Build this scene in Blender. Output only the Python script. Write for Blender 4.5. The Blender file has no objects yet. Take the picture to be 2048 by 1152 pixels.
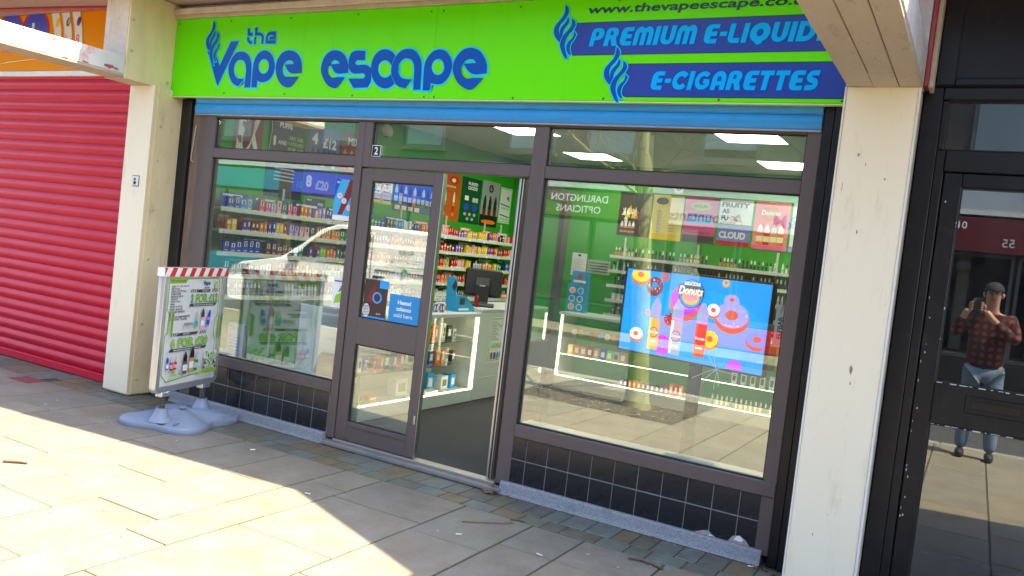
import bpy, bmesh, math, random
from math import sin, cos, pi, radians
from mathutils import Vector, Matrix
from mathutils.geometry import tessellate_polygon
random.seed(7)
SC = bpy.context.scene
COL = SC.collection

# ------------------------------------------------------------------ camera, world, sun, exposure
cam = bpy.data.cameras.new('camera')
cam.sensor_width = 36.0
cam.lens = 36.0 * 1663.1 / 2048.0
cam.clip_start = 0.02
cam.clip_end = 2000
camo = bpy.data.objects.new('camera', cam)
COL.objects.link(camo)
yaw, pitch, roll = radians(29.18), radians(-2.524), radians(6.515)
fwd = Vector((-sin(yaw) * cos(pitch), cos(yaw) * cos(pitch), sin(pitch)))
rgt = Vector((cos(yaw), sin(yaw), 0))
upv = rgt.cross(fwd)
r2 = rgt * cos(roll) + upv * sin(roll)
u2 = -rgt * sin(roll) + upv * cos(roll)
mw = Matrix.Identity(4)
for i in range(3):
    mw[i][0], mw[i][1], mw[i][2] = r2[i], u2[i], -fwd[i]
mw.translation = Vector((2.287, -4.822, 1.601))
camo.matrix_world = mw
SC.camera = camo

SUN = Vector((0.52, 0.13, 1.0)).normalized()          # direction towards the sun
SUN_EL = math.asin(SUN.z)
SUN_ROT = math.atan2(SUN.x, SUN.y)
world = bpy.data.worlds.new('World')
SC.world = world
world.use_nodes = True
wn = world.node_tree.nodes
wl = world.node_tree.links
wn.clear()
sky = wn.new('ShaderNodeTexSky')
sky.sky_type = 'NISHITA'
sky.sun_disc = False
sky.sun_elevation = SUN_EL
sky.sun_rotation = SUN_ROT
sky.air_density = 1.0
sky.dust_density = 2.0
bg = wn.new('ShaderNodeBackground')
bg.inputs['Strength'].default_value = 0.15
wo = wn.new('ShaderNodeOutputWorld')
wl.new(sky.outputs[0], bg.inputs['Color'])
wl.new(bg.outputs[0], wo.inputs['Surface'])
sl = bpy.data.lights.new('sun', 'SUN')
sl.energy = 4.0
sl.angle = radians(0.6)
sl.color = (1.0, 0.88, 0.60)
so = bpy.data.objects.new('sun', sl)
so.rotation_euler = SUN.to_track_quat('Z', 'Y').to_euler()
so.location = (6, 1, 12)
COL.objects.link(so)
SC.view_settings.view_transform = 'Standard'
SC.view_settings.look = 'None'
SC.view_settings.gamma = 1.0
SC.view_settings.use_curve_mapping = False
SC.view_settings.exposure = 2.38
SC.cycles.max_bounces = 10
SC.cycles.diffuse_bounces = 4
SC.cycles.glossy_bounces = 4
SC.cycles.transmission_bounces = 6
SC.cycles.transparent_max_bounces = 16
SC.cycles.sample_clamp_indirect = 6.0
SC.cycles.caustics_reflective = False
SC.cycles.caustics_refractive = False

# ------------------------------------------------------------------ materials
MATS = {}

def mat(name, col, rough=0.5, metal=0.0, var=0.0, scale=6.0, bump=0.0, bscale=60.0, spec=0.5, col2=None,
        dirt=0.0, dirtcol=(0.05, 0.045, 0.035), dscale=3.0, coat=0.0, stretch=None):
    """Principled material; var mixes towards col2 (or a darker tone) with noise, dirt adds blotches."""
    if name in MATS:
        return MATS[name]
    m = bpy.data.materials.new(name)
    m.use_nodes = True
    nt = m.node_tree
    N, L = nt.nodes, nt.links
    b = N['Principled BSDF']
    b.inputs['Base Color'].default_value = (*col, 1)
    b.inputs['Roughness'].default_value = rough
    b.inputs['Metallic'].default_value = metal
    b.inputs['Specular IOR Level'].default_value = spec
    b.inputs['Coat Weight'].default_value = coat
    m.diffuse_color = (*col, 1)
    if var or bump or dirt:
        tc = N.new('ShaderNodeTexCoord')
        src = tc.outputs['Object']
        if stretch:
            mp = N.new('ShaderNodeMapping')
            mp.inputs['Scale'].default_value = stretch
            L.new(src, mp.inputs['Vector'])
            src = mp.outputs[0]
    out = None
    if var:
        n = N.new('ShaderNodeTexNoise')
        n.inputs['Scale'].default_value = scale
        n.inputs['Detail'].default_value = 7
        n.inputs['Roughness'].default_value = 0.62
        L.new(src, n.inputs['Vector'])
        r = N.new('ShaderNodeMapRange')
        r.inputs[1].default_value = 0.3
        r.inputs[2].default_value = 0.72
        r.inputs[4].default_value = var
        L.new(n.outputs[0], r.inputs[0])
        mx = N.new('ShaderNodeMix')
        mx.data_type = 'RGBA'
        c2 = col2 or tuple(c * 0.45 for c in col)
        mx.inputs[6].default_value = (*col, 1)
        mx.inputs[7].default_value = (*c2, 1)
        L.new(r.outputs[0], mx.inputs[0])
        out = mx.outputs[2]
        rr = N.new('ShaderNodeMapRange')
        rr.inputs[3].default_value = max(0.02, rough - 0.08)
        rr.inputs[4].default_value = min(1, rough + 0.14)
        L.new(n.outputs[0], rr.inputs[0])
        L.new(rr.outputs[0], b.inputs['Roughness'])
    if dirt:
        n2 = N.new('ShaderNodeTexNoise')
        n2.inputs['Scale'].default_value = dscale
        n2.inputs['Detail'].default_value = 10
        n2.inputs['Roughness'].default_value = 0.75
        L.new(src, n2.inputs['Vector'])
        r2_ = N.new('ShaderNodeMapRange')
        r2_.inputs[1].default_value = 0.56
        r2_.inputs[2].default_value = 0.68
        r2_.inputs[4].default_value = dirt
        L.new(n2.outputs[0], r2_.inputs[0])
        mx2 = N.new('ShaderNodeMix')
        mx2.data_type = 'RGBA'
        if out:
            L.new(out, mx2.inputs[6])
        else:
            mx2.inputs[6].default_value = (*col, 1)
        mx2.inputs[7].default_value = (*dirtcol, 1)
        L.new(r2_.outputs[0], mx2.inputs[0])
        out = mx2.outputs[2]
    if out:
        L.new(out, b.inputs['Base Color'])
    if bump:
        n3 = N.new('ShaderNodeTexNoise')
        n3.inputs['Scale'].default_value = bscale
        n3.inputs['Detail'].default_value = 6
        L.new(src, n3.inputs['Vector'])
        bp = N.new('ShaderNodeBump')
        bp.inputs['Strength'].default_value = bump
        bp.inputs['Distance'].default_value = 0.01
        L.new(n3.outputs[0], bp.inputs['Height'])
        L.new(bp.outputs[0], b.inputs['Normal'])
    MATS[name] = m
    return m

def emat(name, col, strength):
    if name in MATS:
        return MATS[name]
    m = bpy.data.materials.new(name)
    m.use_nodes = True
    b = m.node_tree.nodes['Principled BSDF']
    b.inputs['Base Color'].default_value = (*[c * 0.5 for c in col], 1)
    b.inputs['Emission Color'].default_value = (*col, 1)
    b.inputs['Emission Strength'].default_value = strength
    b.inputs['Roughness'].default_value = 0.25
    MATS[name] = m
    return m

def glassmat(name, tint, refl, rough=0.0, wav=0.0, dust=0.0):
    """window glass: clear transmission plus a mirror reflection that grows at grazing angles"""
    if name in MATS:
        return MATS[name]
    m = bpy.data.materials.new(name)
    m.use_nodes = True
    nt = m.node_tree
    N, L = nt.nodes, nt.links
    N.clear()
    o = N.new('ShaderNodeOutputMaterial')
    t = N.new('ShaderNodeBsdfTransparent')
    t.inputs[0].default_value = (*tint, 1)
    g = N.new('ShaderNodeBsdfGlossy')
    g.inputs['Roughness'].default_value = rough
    g.inputs['Color'].default_value = (0.97, 1.0, 0.97, 1)
    lw = N.new('ShaderNodeLayerWeight')
    lw.inputs[0].default_value = 0.5
    pw = N.new('ShaderNodeMath')
    pw.operation = 'POWER'
    pw.inputs[1].default_value = 5.0
    L.new(lw.outputs['Facing'], pw.inputs[0])
    a = N.new('ShaderNodeMath')
    a.operation = 'ADD'
    a.use_clamp = True
    a.inputs[1].default_value = refl + 0.02
    L.new(pw.outputs[0], a.inputs[0])
    mx = N.new('ShaderNodeMixShader')
    L.new(a.outputs[0], mx.inputs[0])
    L.new(t.outputs[0], mx.inputs[1])
    L.new(g.outputs[0], mx.inputs[2])
    if wav:
        n = N.new('ShaderNodeTexNoise')
        n.inputs['Scale'].default_value = 1.3
        n.inputs['Detail'].default_value = 1
        tc = N.new('ShaderNodeTexCoord')
        L.new(tc.outputs['Object'], n.inputs['Vector'])
        bp = N.new('ShaderNodeBump')
        bp.inputs['Strength'].default_value = wav
        bp.inputs['Distance'].default_value = 0.02
        L.new(n.outputs[0], bp.inputs['Height'])
        L.new(bp.outputs[0], g.inputs['Normal'])
    last = mx.outputs[0]
    if dust:      # thin uneven film of dust and wiped smears
        df = N.new('ShaderNodeBsdfDiffuse')
        df.inputs[0].default_value = (0.62, 0.62, 0.58, 1)
        tc2 = N.new('ShaderNodeTexCoord')
        mp2 = N.new('ShaderNodeMapping')
        mp2.inputs['Scale'].default_value = (1.0, 1.0, 0.35)
        mp2.inputs['Rotation'].default_value = (0, 0.6, 0)
        L.new(tc2.outputs['Object'], mp2.inputs['Vector'])
        ns_ = N.new('ShaderNodeTexNoise')
        ns_.inputs['Scale'].default_value = 3.5
        ns_.inputs['Detail'].default_value = 8
        ns_.inputs['Roughness'].default_value = 0.7
        L.new(mp2.outputs[0], ns_.inputs['Vector'])
        mr = N.new('ShaderNodeMapRange')
        mr.inputs[1].default_value = 0.42
        mr.inputs[2].default_value = 0.75
        mr.inputs[3].default_value = dust * 0.25
        mr.inputs[4].default_value = dust
        L.new(ns_.outputs[0], mr.inputs[0])
        m3 = N.new('ShaderNodeMixShader')
        L.new(mr.outputs[0], m3.inputs[0])
        L.new(last, m3.inputs[1])
        L.new(df.outputs[0], m3.inputs[2])
        last = m3.outputs[0]
    L.new(last, o.inputs[0])
    MATS[name] = m
    return m

# ------------------------------------------------------------------ mesh helpers
class MB:
    def __init__(s):
        s.v, s.f, s.m = [], [], []
    def add(s, vs, fs, mi=0):
        n = len(s.v)
        s.v += [tuple(p) for p in vs]
        for f in fs:
            s.f.append(tuple(i + n for i in f))
            s.m.append(mi)
        return s
    def box(s, x0, x1, y0, y1, z0, z1, mi=0):
        return s.add([(x0, y0, z0), (x1, y0, z0), (x1, y1, z0), (x0, y1, z0), (x0, y0, z1), (x1, y0, z1), (x1, y1, z1), (x0, y1, z1)],
                     [(3, 2, 1, 0), (4, 5, 6, 7), (0, 1, 5, 4), (1, 2, 6, 5), (2, 3, 7, 6), (3, 0, 4, 7)], mi)
    def cbox(s, x0, x1, y0, y1, z0, z1, b=0.004, mi=0):
        """box with chamfered edges"""
        b = min(b, (x1 - x0) * .45, (y1 - y0) * .45, (z1 - z0) * .45)
        bm = bmesh.new()
        vs = []
        for x, sx in ((x0, 1), (x1, -1)):
            for y, sy in ((y0, 1), (y1, -1)):
                for z, sz in ((z0, 1), (z1, -1)):
                    vs += [(x, y + sy * b, z + sz * b), (x + sx * b, y, z + sz * b), (x + sx * b, y + sy * b, z)]
        for p in vs:
            bm.verts.new(p)
        r = bmesh.ops.convex_hull(bm, input=bm.verts)
        bm.verts.index_update()
        bm.normal_update()
        s.add([v.co[:] for v in bm.verts], [[v.index for v in f.verts] for f in bm.faces], mi)
        bm.free()
        return s
    def tube(s, pts, rad, n=8, mi=0, caps=True):
        pts = [Vector(p) for p in pts]
        if not hasattr(rad, '__len__'):
            rad = [rad] * len(pts)
        rings = []
        prev = None
        for i, p in enumerate(pts):
            d = (pts[min(i + 1, len(pts) - 1)] - pts[max(i - 1, 0)]).normalized()
            if prev is None:
                a = d.orthogonal().normalized()
            else:
                a = (prev - d * prev.dot(d)).normalized()
            prev = a
            b = d.cross(a)
            rings.append([p + (a * cos(2 * pi * k / n) + b * sin(2 * pi * k / n)) * rad[i] for k in range(n)])
        vs = [q for r in rings for q in r]
        fs = [(i * n + k, i * n + (k + 1) % n, (i + 1) * n + (k + 1) % n, (i + 1) * n + k) for i in range(len(pts) - 1) for k in range(n)]
        if caps:
            fs += [tuple(reversed(range(n))), tuple(range((len(pts) - 1) * n, len(pts) * n))]
        return s.add(vs, fs, mi)
    def lathe(s, prof, c=(0, 0, 0), n=10, mis=None):
        vs = [(c[0] + r * cos(2 * pi * k / n), c[1] + r * sin(2 * pi * k / n), c[2] + z) for r, z in prof for k in range(n)]
        for i in range(len(prof) - 1):
            pass
        base = len(s.v)
        s.v += vs
        for i in range(len(prof) - 1):
            for k in range(n):
                s.f.append((base + i * n + k, base + i * n + (k + 1) % n, base + (i + 1) * n + (k + 1) % n, base + (i + 1) * n + k))
                s.m.append(mis[i] if mis else 0)
        s.f.append(tuple(base + k for k in reversed(range(n))))
        s.m.append(mis[0] if mis else 0)
        s.f.append(tuple(base + (len(prof) - 1) * n + k for k in range(n)))
        s.m.append(mis[-1] if mis else 0)
        return s
    def extrude(s, poly, axis, a0, a1, mi=0):
        """2D polygon extruded along an axis: 'x' -> poly is (y,z); 'y' -> (x,z); 'z' -> (x,y)"""
        def P(p, a):
            return {'x': (a, p[0], p[1]), 'y': (p[0], a, p[1]), 'z': (p[0], p[1], a)}[axis]
        n = len(poly)
        vs = [P(p, a0) for p in poly] + [P(p, a1) for p in poly]
        fs = [(i, (i + 1) % n, n + (i + 1) % n, n + i) for i in range(n)]
        tri = tessellate_polygon([[Vector((p[0], p[1], 0)) for p in poly]])
        fs += [t for t in tri] + [tuple(n + i for i in reversed(t)) for t in tri]
        return s.add(vs, fs, mi)
    def mesh(s, name, mats):
        me = bpy.data.meshes.new(name)
        me.from_pydata(s.v, [], s.f)
        for m in (mats if isinstance(mats, (list, tuple)) else [mats]):
            me.materials.append(m)
        me.polygons.foreach_set('material_index', s.m)
        return me
    def build(s, name, mats, parent=None, smooth=False, fix=True):
        me = s.mesh(name, mats)
        if fix:
            bm = bmesh.new()
            bm.from_mesh(me)
            bmesh.ops.recalc_face_normals(bm, faces=bm.faces)
            bm.to_mesh(me)
            bm.free()
        if smooth:
            me.polygons.foreach_set('use_smooth', [True] * len(me.polygons))
            try:
                me.set_sharp_from_angle(angle=radians(40))
            except Exception:
                pass
        return link(name, me, parent)

def link(name, data, parent=None, loc=None, rz=None):
    o = bpy.data.objects.new(name, data)
    COL.objects.link(o)
    if parent:
        o.parent = parent
    if loc is not None:
        o.location = loc
    if rz is not None:
        o.rotation_euler = (0, 0, rz)
    return o

def tag(o, label, cat, group=None):
    o['label'] = label
    o['category'] = cat
    if group:
        o['group'] = group
    return o

def thing(name, label, cat, loc=(0, 0, 0), rz=0.0, group=None):
    return tag(link(name, None, None, loc, rz), label, cat, group)

def struct(o):
    o['kind'] = 'structure'
    return o

def B(name, m, parent, *dims, b=0.004):
    """one chamfered box as one object"""
    return MB().cbox(*dims, b=b).build(name, m, parent)

# ------------------------------------------------------------------ flat print
def smooth_poly(pts, corner=50, sub=4):
    P = [Vector(p) for p in pts]
    n = len(P)
    cor = []
    for i in range(n):
        a, b = P[i] - P[i - 1], P[(i + 1) % n] - P[i]
        cor.append(a.length < 1e-7 or b.length < 1e-7 or math.degrees(a.angle(b)) > corner)
    out = []
    for i in range(n):
        j = (i + 1) % n
        p, q = P[i], P[j]
        L = (q - p).length
        if cor[i] and cor[j]:
            out.append(p)
            continue
        t0 = (q - p) if cor[i] else (P[j] - P[i - 1]).normalized() * L
        t1 = (q - p) if cor[j] else (P[(j + 1) % n] - p).normalized() * L
        for k in range(sub):
            t = k / sub
            out.append(p * (2 * t ** 3 - 3 * t ** 2 + 1) + t0 * (t ** 3 - 2 * t ** 2 + t) + q * (-2 * t ** 3 + 3 * t ** 2) + t1 * (t ** 3 - t ** 2))
    return [(v[0], v[1]) for v in out]

def area2(P):
    return sum(P[i - 1][0] * P[i][1] - P[i][0] * P[i - 1][1] for i in range(len(P)))

def offset_poly(P, d):
    if area2(P) < 0:
        P = P[::-1]
    out = []
    n = len(P)
    for i in range(n):
        a = Vector(P[i]) - Vector(P[i - 1])
        b = Vector(P[(i + 1) % n]) - Vector(P[i])
        if a.length < 1e-9 or b.length < 1e-9:
            continue
        na = Vector((a.y, -a.x)).normalized()
        nb = Vector((b.y, -b.x)).normalized()
        m = na + nb
        if m.length < 1e-6:
            m = na
        m.normalize()
        k = min(1.8, 1 / max(0.3, m.dot(na)))
        q = Vector(P[i]) + m * d * k
        out.append((q.x, q.y))
    return out

def ell(cx, cy, rx, ry=None, n=24, t=0.0, a0=0, a1=2 * pi):
    ry = rx if ry is None else ry
    return [(cx + rx * cos(a) * cos(t) - ry * sin(a) * sin(t), cy + rx * cos(a) * sin(t) + ry * sin(a) * cos(t))
            for a in [a0 + (a1 - a0) * k / (n if a1 - a0 > 6.2 else n - 1) for k in range(n)]]

TXT = {}
def text2d(s, bold=0.0, shear=0.0, spacing=1.0):
    key = (s, bold, shear, spacing)
    if key not in TXT:
        cu = bpy.data.curves.new('txt', 'FONT')
        cu.body = s
        cu.offset = bold
        cu.shear = shear
        cu.space_character = spacing
        cu.resolution_u = 3
        ob = bpy.data.objects.new('txt', cu)
        me = bpy.data.meshes.new_from_object(ob)
        vs = [(v.co.x, v.co.y) for v in me.vertices]
        fs = [tuple(p.vertices) for p in me.polygons]
        bpy.data.objects.remove(ob)
        bpy.data.meshes.remove(me)
        bpy.data.curves.remove(cu)
        x0 = min(v[0] for v in vs); x1 = max(v[0] for v in vs)
        y0 = min(v[1] for v in vs); y1 = max(v[1] for v in vs)
        TXT[key] = ([((x - x0) / (x1 - x0), (y - y0) / (y1 - y0)) for x, y in vs], fs, (x1 - x0) / (y1 - y0))
    return TXT[key]

class Art:
    """layers of flat print on a plane O + U*x + V*y, built as one mesh"""
    def __init__(s, O, U, V, off=0.0006, step=0.00035):
        s.O, s.U, s.V = Vector(O), Vector(U).normalized(), Vector(V).normalized()
        s.N = s.U.cross(s.V)
        s.k, s.step = off, step
        s.mb = MB()
        s.mats = []
    def mi(s, m):
        if m not in s.mats:
            s.mats.append(m)
        return s.mats.index(m)
    def P(s, p):
        return s.O + s.U * p[0] + s.V * p[1] + s.N * s.k
    def poly(s, pts, m, holes=()):
        s.k += s.step
        rings = [list(pts)] + [list(h) for h in holes]
        flat = [p for r in rings for p in r]
        tri = tessellate_polygon([[Vector((p[0], p[1], 0)) for p in r] for r in rings])
        fs = []
        for t in tri:
            a, b, c = (flat[i] for i in t)
            cr = (b[0] - a[0]) * (c[1] - a[1]) - (b[1] - a[1]) * (c[0] - a[0])
            fs.append(t if cr > 0 else t[::-1])
        s.mb.add([s.P(p) for p in flat], fs, s.mi(m))
        return s
    def rect(s, x0, y0, x1, y1, m):
        return s.poly([(x0, y0), (x1, y0), (x1, y1), (x0, y1)], m)
    def ring(s, cx, cy, ro, ri, m, asp=1.0):
        return s.poly(ell(cx, cy, ro, ro * asp), m, [ell(cx, cy, ri, ri * asp)])
    def line(s, pts, w, m):
        P = [Vector(p) for p in pts]
        k0 = s.k
        for p, q in zip(P[:-1], P[1:]):
            d = (q - p).normalized()
            n = Vector((-d.y, d.x)) * w / 2
            e = d * w * 0.4
            s.k = k0
            s.k += s.step * 0.2 * (len(s.mb.f) % 4)
            s.poly([tuple(v) for v in (p - e - n, q + e - n, q + e + n, p - e + n)], m)
        return s
    def text(s, t, x, y, m, h=None, w=None, bold=0.0, shear=0.0, ang=0.0, center=False, spacing=1.0):
        vs, fs, asp = text2d(t, bold, shear, spacing)
        if h is None:
            h = w / asp
        if w is None:
            w = h * asp
        s.k += s.step
        if center:
            x -= w / 2
        ca, sa = cos(ang), sin(ang)
        s.mb.add([s.P((x + vx * w * ca - vy * h * sa, y + vx * w * sa + vy * h * ca)) for vx, vy in vs], fs, s.mi(m))
        return s
    def build(s, name, parent):
        return s.mb.build(name, s.mats, parent, fix=False)

# ------------------------------------------------------------------ palette
C_ = lambda r, g, b: tuple(((c / 255.0) / 12.92 if c / 255.0 < 0.04045 else ((c / 255.0 + 0.055) / 1.055) ** 2.4) for c in (r, g, b))
def ink(name, r, g, b, rough=0.35):
    return mat('ink_' + name, C_(r, g, b), rough)
I_white = ink('white', 235, 235, 232)
I_black = ink('black', 22, 22, 24)
I_navy = ink('navy', 16, 52, 140)
I_cyan = ink('cyan', 40, 200, 232)
I_sky = ink('sky', 20, 160, 240)
I_blue = ink('blue', 30, 70, 190)
I_red = ink('red', 205, 22, 30)
I_dred = ink('dark_red', 120, 20, 24)
I_orange = ink('orange', 240, 120, 20)
I_yellow = ink('yellow', 245, 205, 40)
I_pink = ink('pink', 235, 90, 150)
I_lpink = ink('light_pink', 245, 170, 180)
I_purple = ink('purple', 120, 60, 170)
I_lilac = ink('lilac', 175, 150, 225)
I_green = ink('green', 40, 150, 50)
I_lime = ink('lime', 150, 210, 60)
I_dgreen = ink('dark_green', 12, 70, 40)
I_teal = ink('teal', 30, 130, 140)
I_grey = ink('grey', 90, 92, 98)
I_lgrey = ink('light_grey', 190, 192, 196)
I_cream = ink('cream', 245, 225, 180)
I_brown = ink('brown', 110, 55, 25)
I_tan = ink('tan', 215, 150, 80)
# ------------------------------------------------------------------ setting: ground, road, pavement
m_mortar = mat('joint_mortar', (0.060, 0.052, 0.036), 0.95, var=0.6, scale=9, bump=0.5, bscale=120, col2=(0.05, 0.055, 0.03))
m_asph = mat('asphalt', (0.055, 0.055, 0.058), 0.9, var=0.5, scale=4, bump=0.6, bscale=200)
slab_cols = [(0.226, 0.204, 0.160), (0.208, 0.193, 0.156), (0.238, 0.208, 0.158), (0.200, 0.188, 0.154), (0.230, 0.204, 0.166), (0.216, 0.194, 0.156)]
m_slabs = [mat('york_slab_%d' % i, c, 0.78, var=0.85, scale=2.3 + i * 0.5, bump=0.75, bscale=26, col2=tuple(x * y for x, y in zip(c, (0.74, 0.64, 0.54))),
               dirt=0.40, dirtcol=(0.150, 0.136, 0.108), dscale=9 + 1.5 * i) for i, c in enumerate(slab_cols)]
m_sett = [mat('sett_%d' % i, c, 0.75, var=0.6, scale=11, bump=0.4, bscale=60) for i, c in enumerate(
    [(0.165, 0.145, 0.080), (0.155, 0.152, 0.105), (0.165, 0.175, 0.145), (0.145, 0.135, 0.085), (0.19, 0.145, 0.080), (0.160, 0.162, 0.125), (0.145, 0.135, 0.105)])]
m_sett_red = mat('sett_red', (0.22, 0.06, 0.05), 0.75, var=0.5, scale=9)

def brickslab_material():
    m = bpy.data.materials.new('paving_far')
    m.use_nodes = True
    N, L = m.node_tree.nodes, m.node_tree.links
    b = N['Principled BSDF']
    b.inputs['Roughness'].default_value = 0.85
    tc = N.new('ShaderNodeTexCoord')
    br = N.new('ShaderNodeTexBrick')
    br.inputs['Scale'].default_value = 1.0
    br.inputs['Brick Width'].default_value = 0.75
    br.inputs['Row Height'].default_value = 0.5
    br.inputs['Mortar Size'].default_value = 0.012
    br.inputs['Color1'].default_value = (0.225, 0.198, 0.148, 1)
    br.inputs['Color2'].default_value = (0.19, 0.17, 0.13, 1)
    br.inputs['Mortar'].default_value = (0.08, 0.08, 0.06, 1)
    L.new(tc.outputs['Object'], br.inputs['Vector'])
    n = N.new('ShaderNodeTexNoise')
    n.inputs['Scale'].default_value = 3
    n.inputs['Detail'].default_value = 8
    L.new(tc.outputs['Object'], n.inputs['Vector'])
    mx = N.new('ShaderNodeMix')
    mx.data_type = 'RGBA'
    mx.blend_type = 'MULTIPLY'
    mx.inputs[0].default_value = 0.6
    L.new(br.outputs[0], mx.inputs[6])
    L.new(n.outputs[0], mx.inputs[7])
    L.new(mx.outputs[2], b.inputs['Base Color'])
    return m
m_pavefar = brickslab_material()

struct(MB().box(-400, 400, -400, 400, -0.6, -0.13).build('ground', m_asph))
struct(MB().box(-60, 60, -11.4, -5.75, -0.128, -0.11).build('road', m_asph))
pav = struct(MB().box(-60, 60, -5.6, 0.30, -0.125, -0.0045).build('pavement', m_mortar))
struct(MB().box(-60, -7.6, -5.598, -0.06, -0.010, -0.001).build('pavement_far_left', m_pavefar))
struct(MB().box(4.6, 60, -5.598, -0.06, -0.010, -0.001).build('pavement_far_right', m_pavefar))
struct(MB().box(-60, 60, -13.4, -11.4, -0.125, 0.0).build('pavement_opposite', m_pavefar))
m_kerb = mat('kerb_stone', (0.30, 0.29, 0.27), 0.8, var=0.5, scale=5, bump=0.3)
for i in range(30):
    MB().cbox(-15 + i * 0.9 + 0.006, -15 + (i + 1) * 0.9, -5.75, -5.605, -0.126, 0.004, b=0.012).build('kerb_stone', m_kerb, pav)

# slabs: courses run away from the shopfront, cross joints staggered
XL_ = [-7.6, -7.05, -6.5, -5.95, -5.35, -4.8, -4.3, -3.72, -3.2, -2.70, -2.24, -1.78, -1.28, -0.97, -0.31, 0.163, 0.50, 0.98, 1.5, 2.05, 2.55, 3.1, 3.6, 4.1, 4.6]
KN = {-2.70: [-1.05, -2.17], -2.24: [-1.48, -2.18], -1.78: [-1.06, -1.92], -1.28: [-0.80, -1.48, -2.11], -0.97: [-0.92, -1.665], -0.31: [-1.035, -1.9], 0.163: [-0.85, -1.62]}
slab_n = 0
for i in range(len(XL_) - 1):
    x0, x1 = XL_[i], XL_[i + 1]
    ys = [-0.435] + KN.get(x0, [])
    rng = random.Random(i * 13 + 5)
    if len(ys) == 1:
        ys.append(-0.435 - rng.uniform(0.35, 0.8))
    while ys[-1] > -5.3:
        ys.append(max(-5.6, ys[-1] - rng.uniform(0.55, 0.95)))
    ys[-1] = -5.6
    for j in range(len(ys) - 1):
        y1, y0 = ys[j], ys[j + 1]
        # tree pit
        if x0 > -2.4 and x1 < -0.2 and y0 < -3.45 and y1 > -4.9:
            if y1 <= -3.45 + 0.001:
                continue
            y0 = -3.45
        g = 0.0042
        dz = rng.uniform(-0.0014, 0.0014)
        t = [rng.uniform(-0.0013, 0.0013) for _ in range(4)]
        mb = MB().cbox(x0 + g * 1.6, x1 - g * 1.6, y0 + g, y1 - g, -0.0105, 0.0, b=0.003)
        mb.v = [(x, y, z + (dz + (t[0] * (x - x0) / (x1 - x0) + t[1] * (y - y0) / (y1 - y0)) if z > -0.008 else 0)) for x, y, z in mb.v]
        o = mb.build('slab', m_slabs[rng.randrange(len(m_slabs))], pav)
        slab_n += 1
# setts along the frontage (two narrow courses)
rng = random.Random(3)
for y0, y1, wmin, wmax in ((-0.278, -0.052, 0.12, 0.21), (-0.43, -0.284, 0.10, 0.24)):
    x = -4.9 if y0 > -0.3 else -4.7
    while x < 1.95:
        w = rng.uniform(wmin, wmax)
        MB().cbox(x + 0.004, x + w - 0.004, y0 + 0.003, y1 - 0.003, -0.0105, rng.uniform(-0.003, 0.001), b=0.005).build('sett', m_sett[rng.randrange(7)], pav)
        x += w
x = -7.5
while x < -4.9:
    w = rng.uniform(0.18, 0.36)
    MB().cbox(x + 0.004, min(x + w, -4.75) - 0.004, -0.43, -0.07, -0.0105, rng.uniform(-0.003, 0.001), b=0.005).build('sett', m_sett[rng.randrange(7)], pav)
    x += w
MB().cbox(-4.98, -4.70, -0.62, -0.44, -0.006, 0.0035, b=0.004).build('sett', m_sett_red, pav)

# ------------------------------------------------------------------ building shell
m_plaster = mat('painted_render', (0.55, 0.50, 0.40), 0.85, var=0.4, scale=3, bump=0.3)
m_brick = mat('upper_brick', (0.26, 0.12, 0.08), 0.85, var=0.5, scale=14, bump=0.4)
m_cream = mat('cream_panel', (0.84, 0.66, 0.34), 0.52, var=0.22, scale=3.2, col2=(0.62, 0.47, 0.26), dirt=0.22, dirtcol=(0.34, 0.25, 0.13), dscale=5.0)
m_creamL = mat('cream_panel_aged', (0.90, 0.74, 0.42), 0.6, var=0.35, scale=3.5, col2=(0.52, 0.40, 0.21), dirt=0.40, dirtcol=(0.36, 0.28, 0.17), dscale=5, stretch=(2, 2, 0.6))
m_pierfront = mat('cream_pier_front', (0.90, 0.81, 0.61), 0.5, var=0.25, scale=2.5, col2=(0.86, 0.73, 0.50), dirt=0.30, dirtcol=(0.52, 0.41, 0.27), dscale=5, stretch=(2.2, 2.2, 0.45), spec=0.4)
m_whitetrim = mat('white_edge_trim', (0.82, 0.80, 0.74), 0.45, var=0.2, scale=8)
m_stain = mat('stained_board', (0.66, 0.56, 0.44), 0.8, var=0.6, scale=9, col2=(0.40, 0.32, 0.24), dirt=0.5, dirtcol=(0.30, 0.22, 0.16), dscale=11)
m_bolt = mat('bolt_cap', (0.62, 0.52, 0.36), 0.4, metal=0.3, var=0.4, scale=60)
bld = thing('shop_building', 'two storey brick terrace building above the vape shop row', 'building', (0, 0, 0))
MB().box(-8, 9, 0.12, 0.32, 3.36, 6.4).build('wall', m_brick, bld)
MB().box(-8, 9, 0.32, 6.2, 3.30, 3.50).build('floor_slab', m_plaster, bld)
MB().box(-4.25, -3.93, 0.0, 0.40, 2.60, 3.36).build('party_wall', m_plaster, bld)
MB().box(-3.93, 9, -0.025, 0.12, 3.30, 3.358).build('lintel', m_plaster, bld)
MB().box(1.56, 1.905, 0.02, 6.0, 0.0, 3.30).build('party_wall', m_plaster, bld)
MB().box(-4.2, -3.93, 0.10, 6.0, 0.0, 2.60).build('party_wall', m_plaster, bld)
for k in range(5):
    wx = -6.4 + k * 2.9
    f_ = B('window', m_whitetrim, bld, wx - 0.62, wx + 0.62, 0.06, 0.14, 4.05, 5.35)
    B('sill', m_kerb, f_, wx - 0.70, wx + 0.70, 0.0, 0.13, 3.98, 4.05)
    B('pane', glassmat('far_glass', (0.25, 0.28, 0.30), 0.25), f_, wx - 0.54, wx + 0.54, 0.05, 0.055, 4.12, 5.28)

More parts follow.
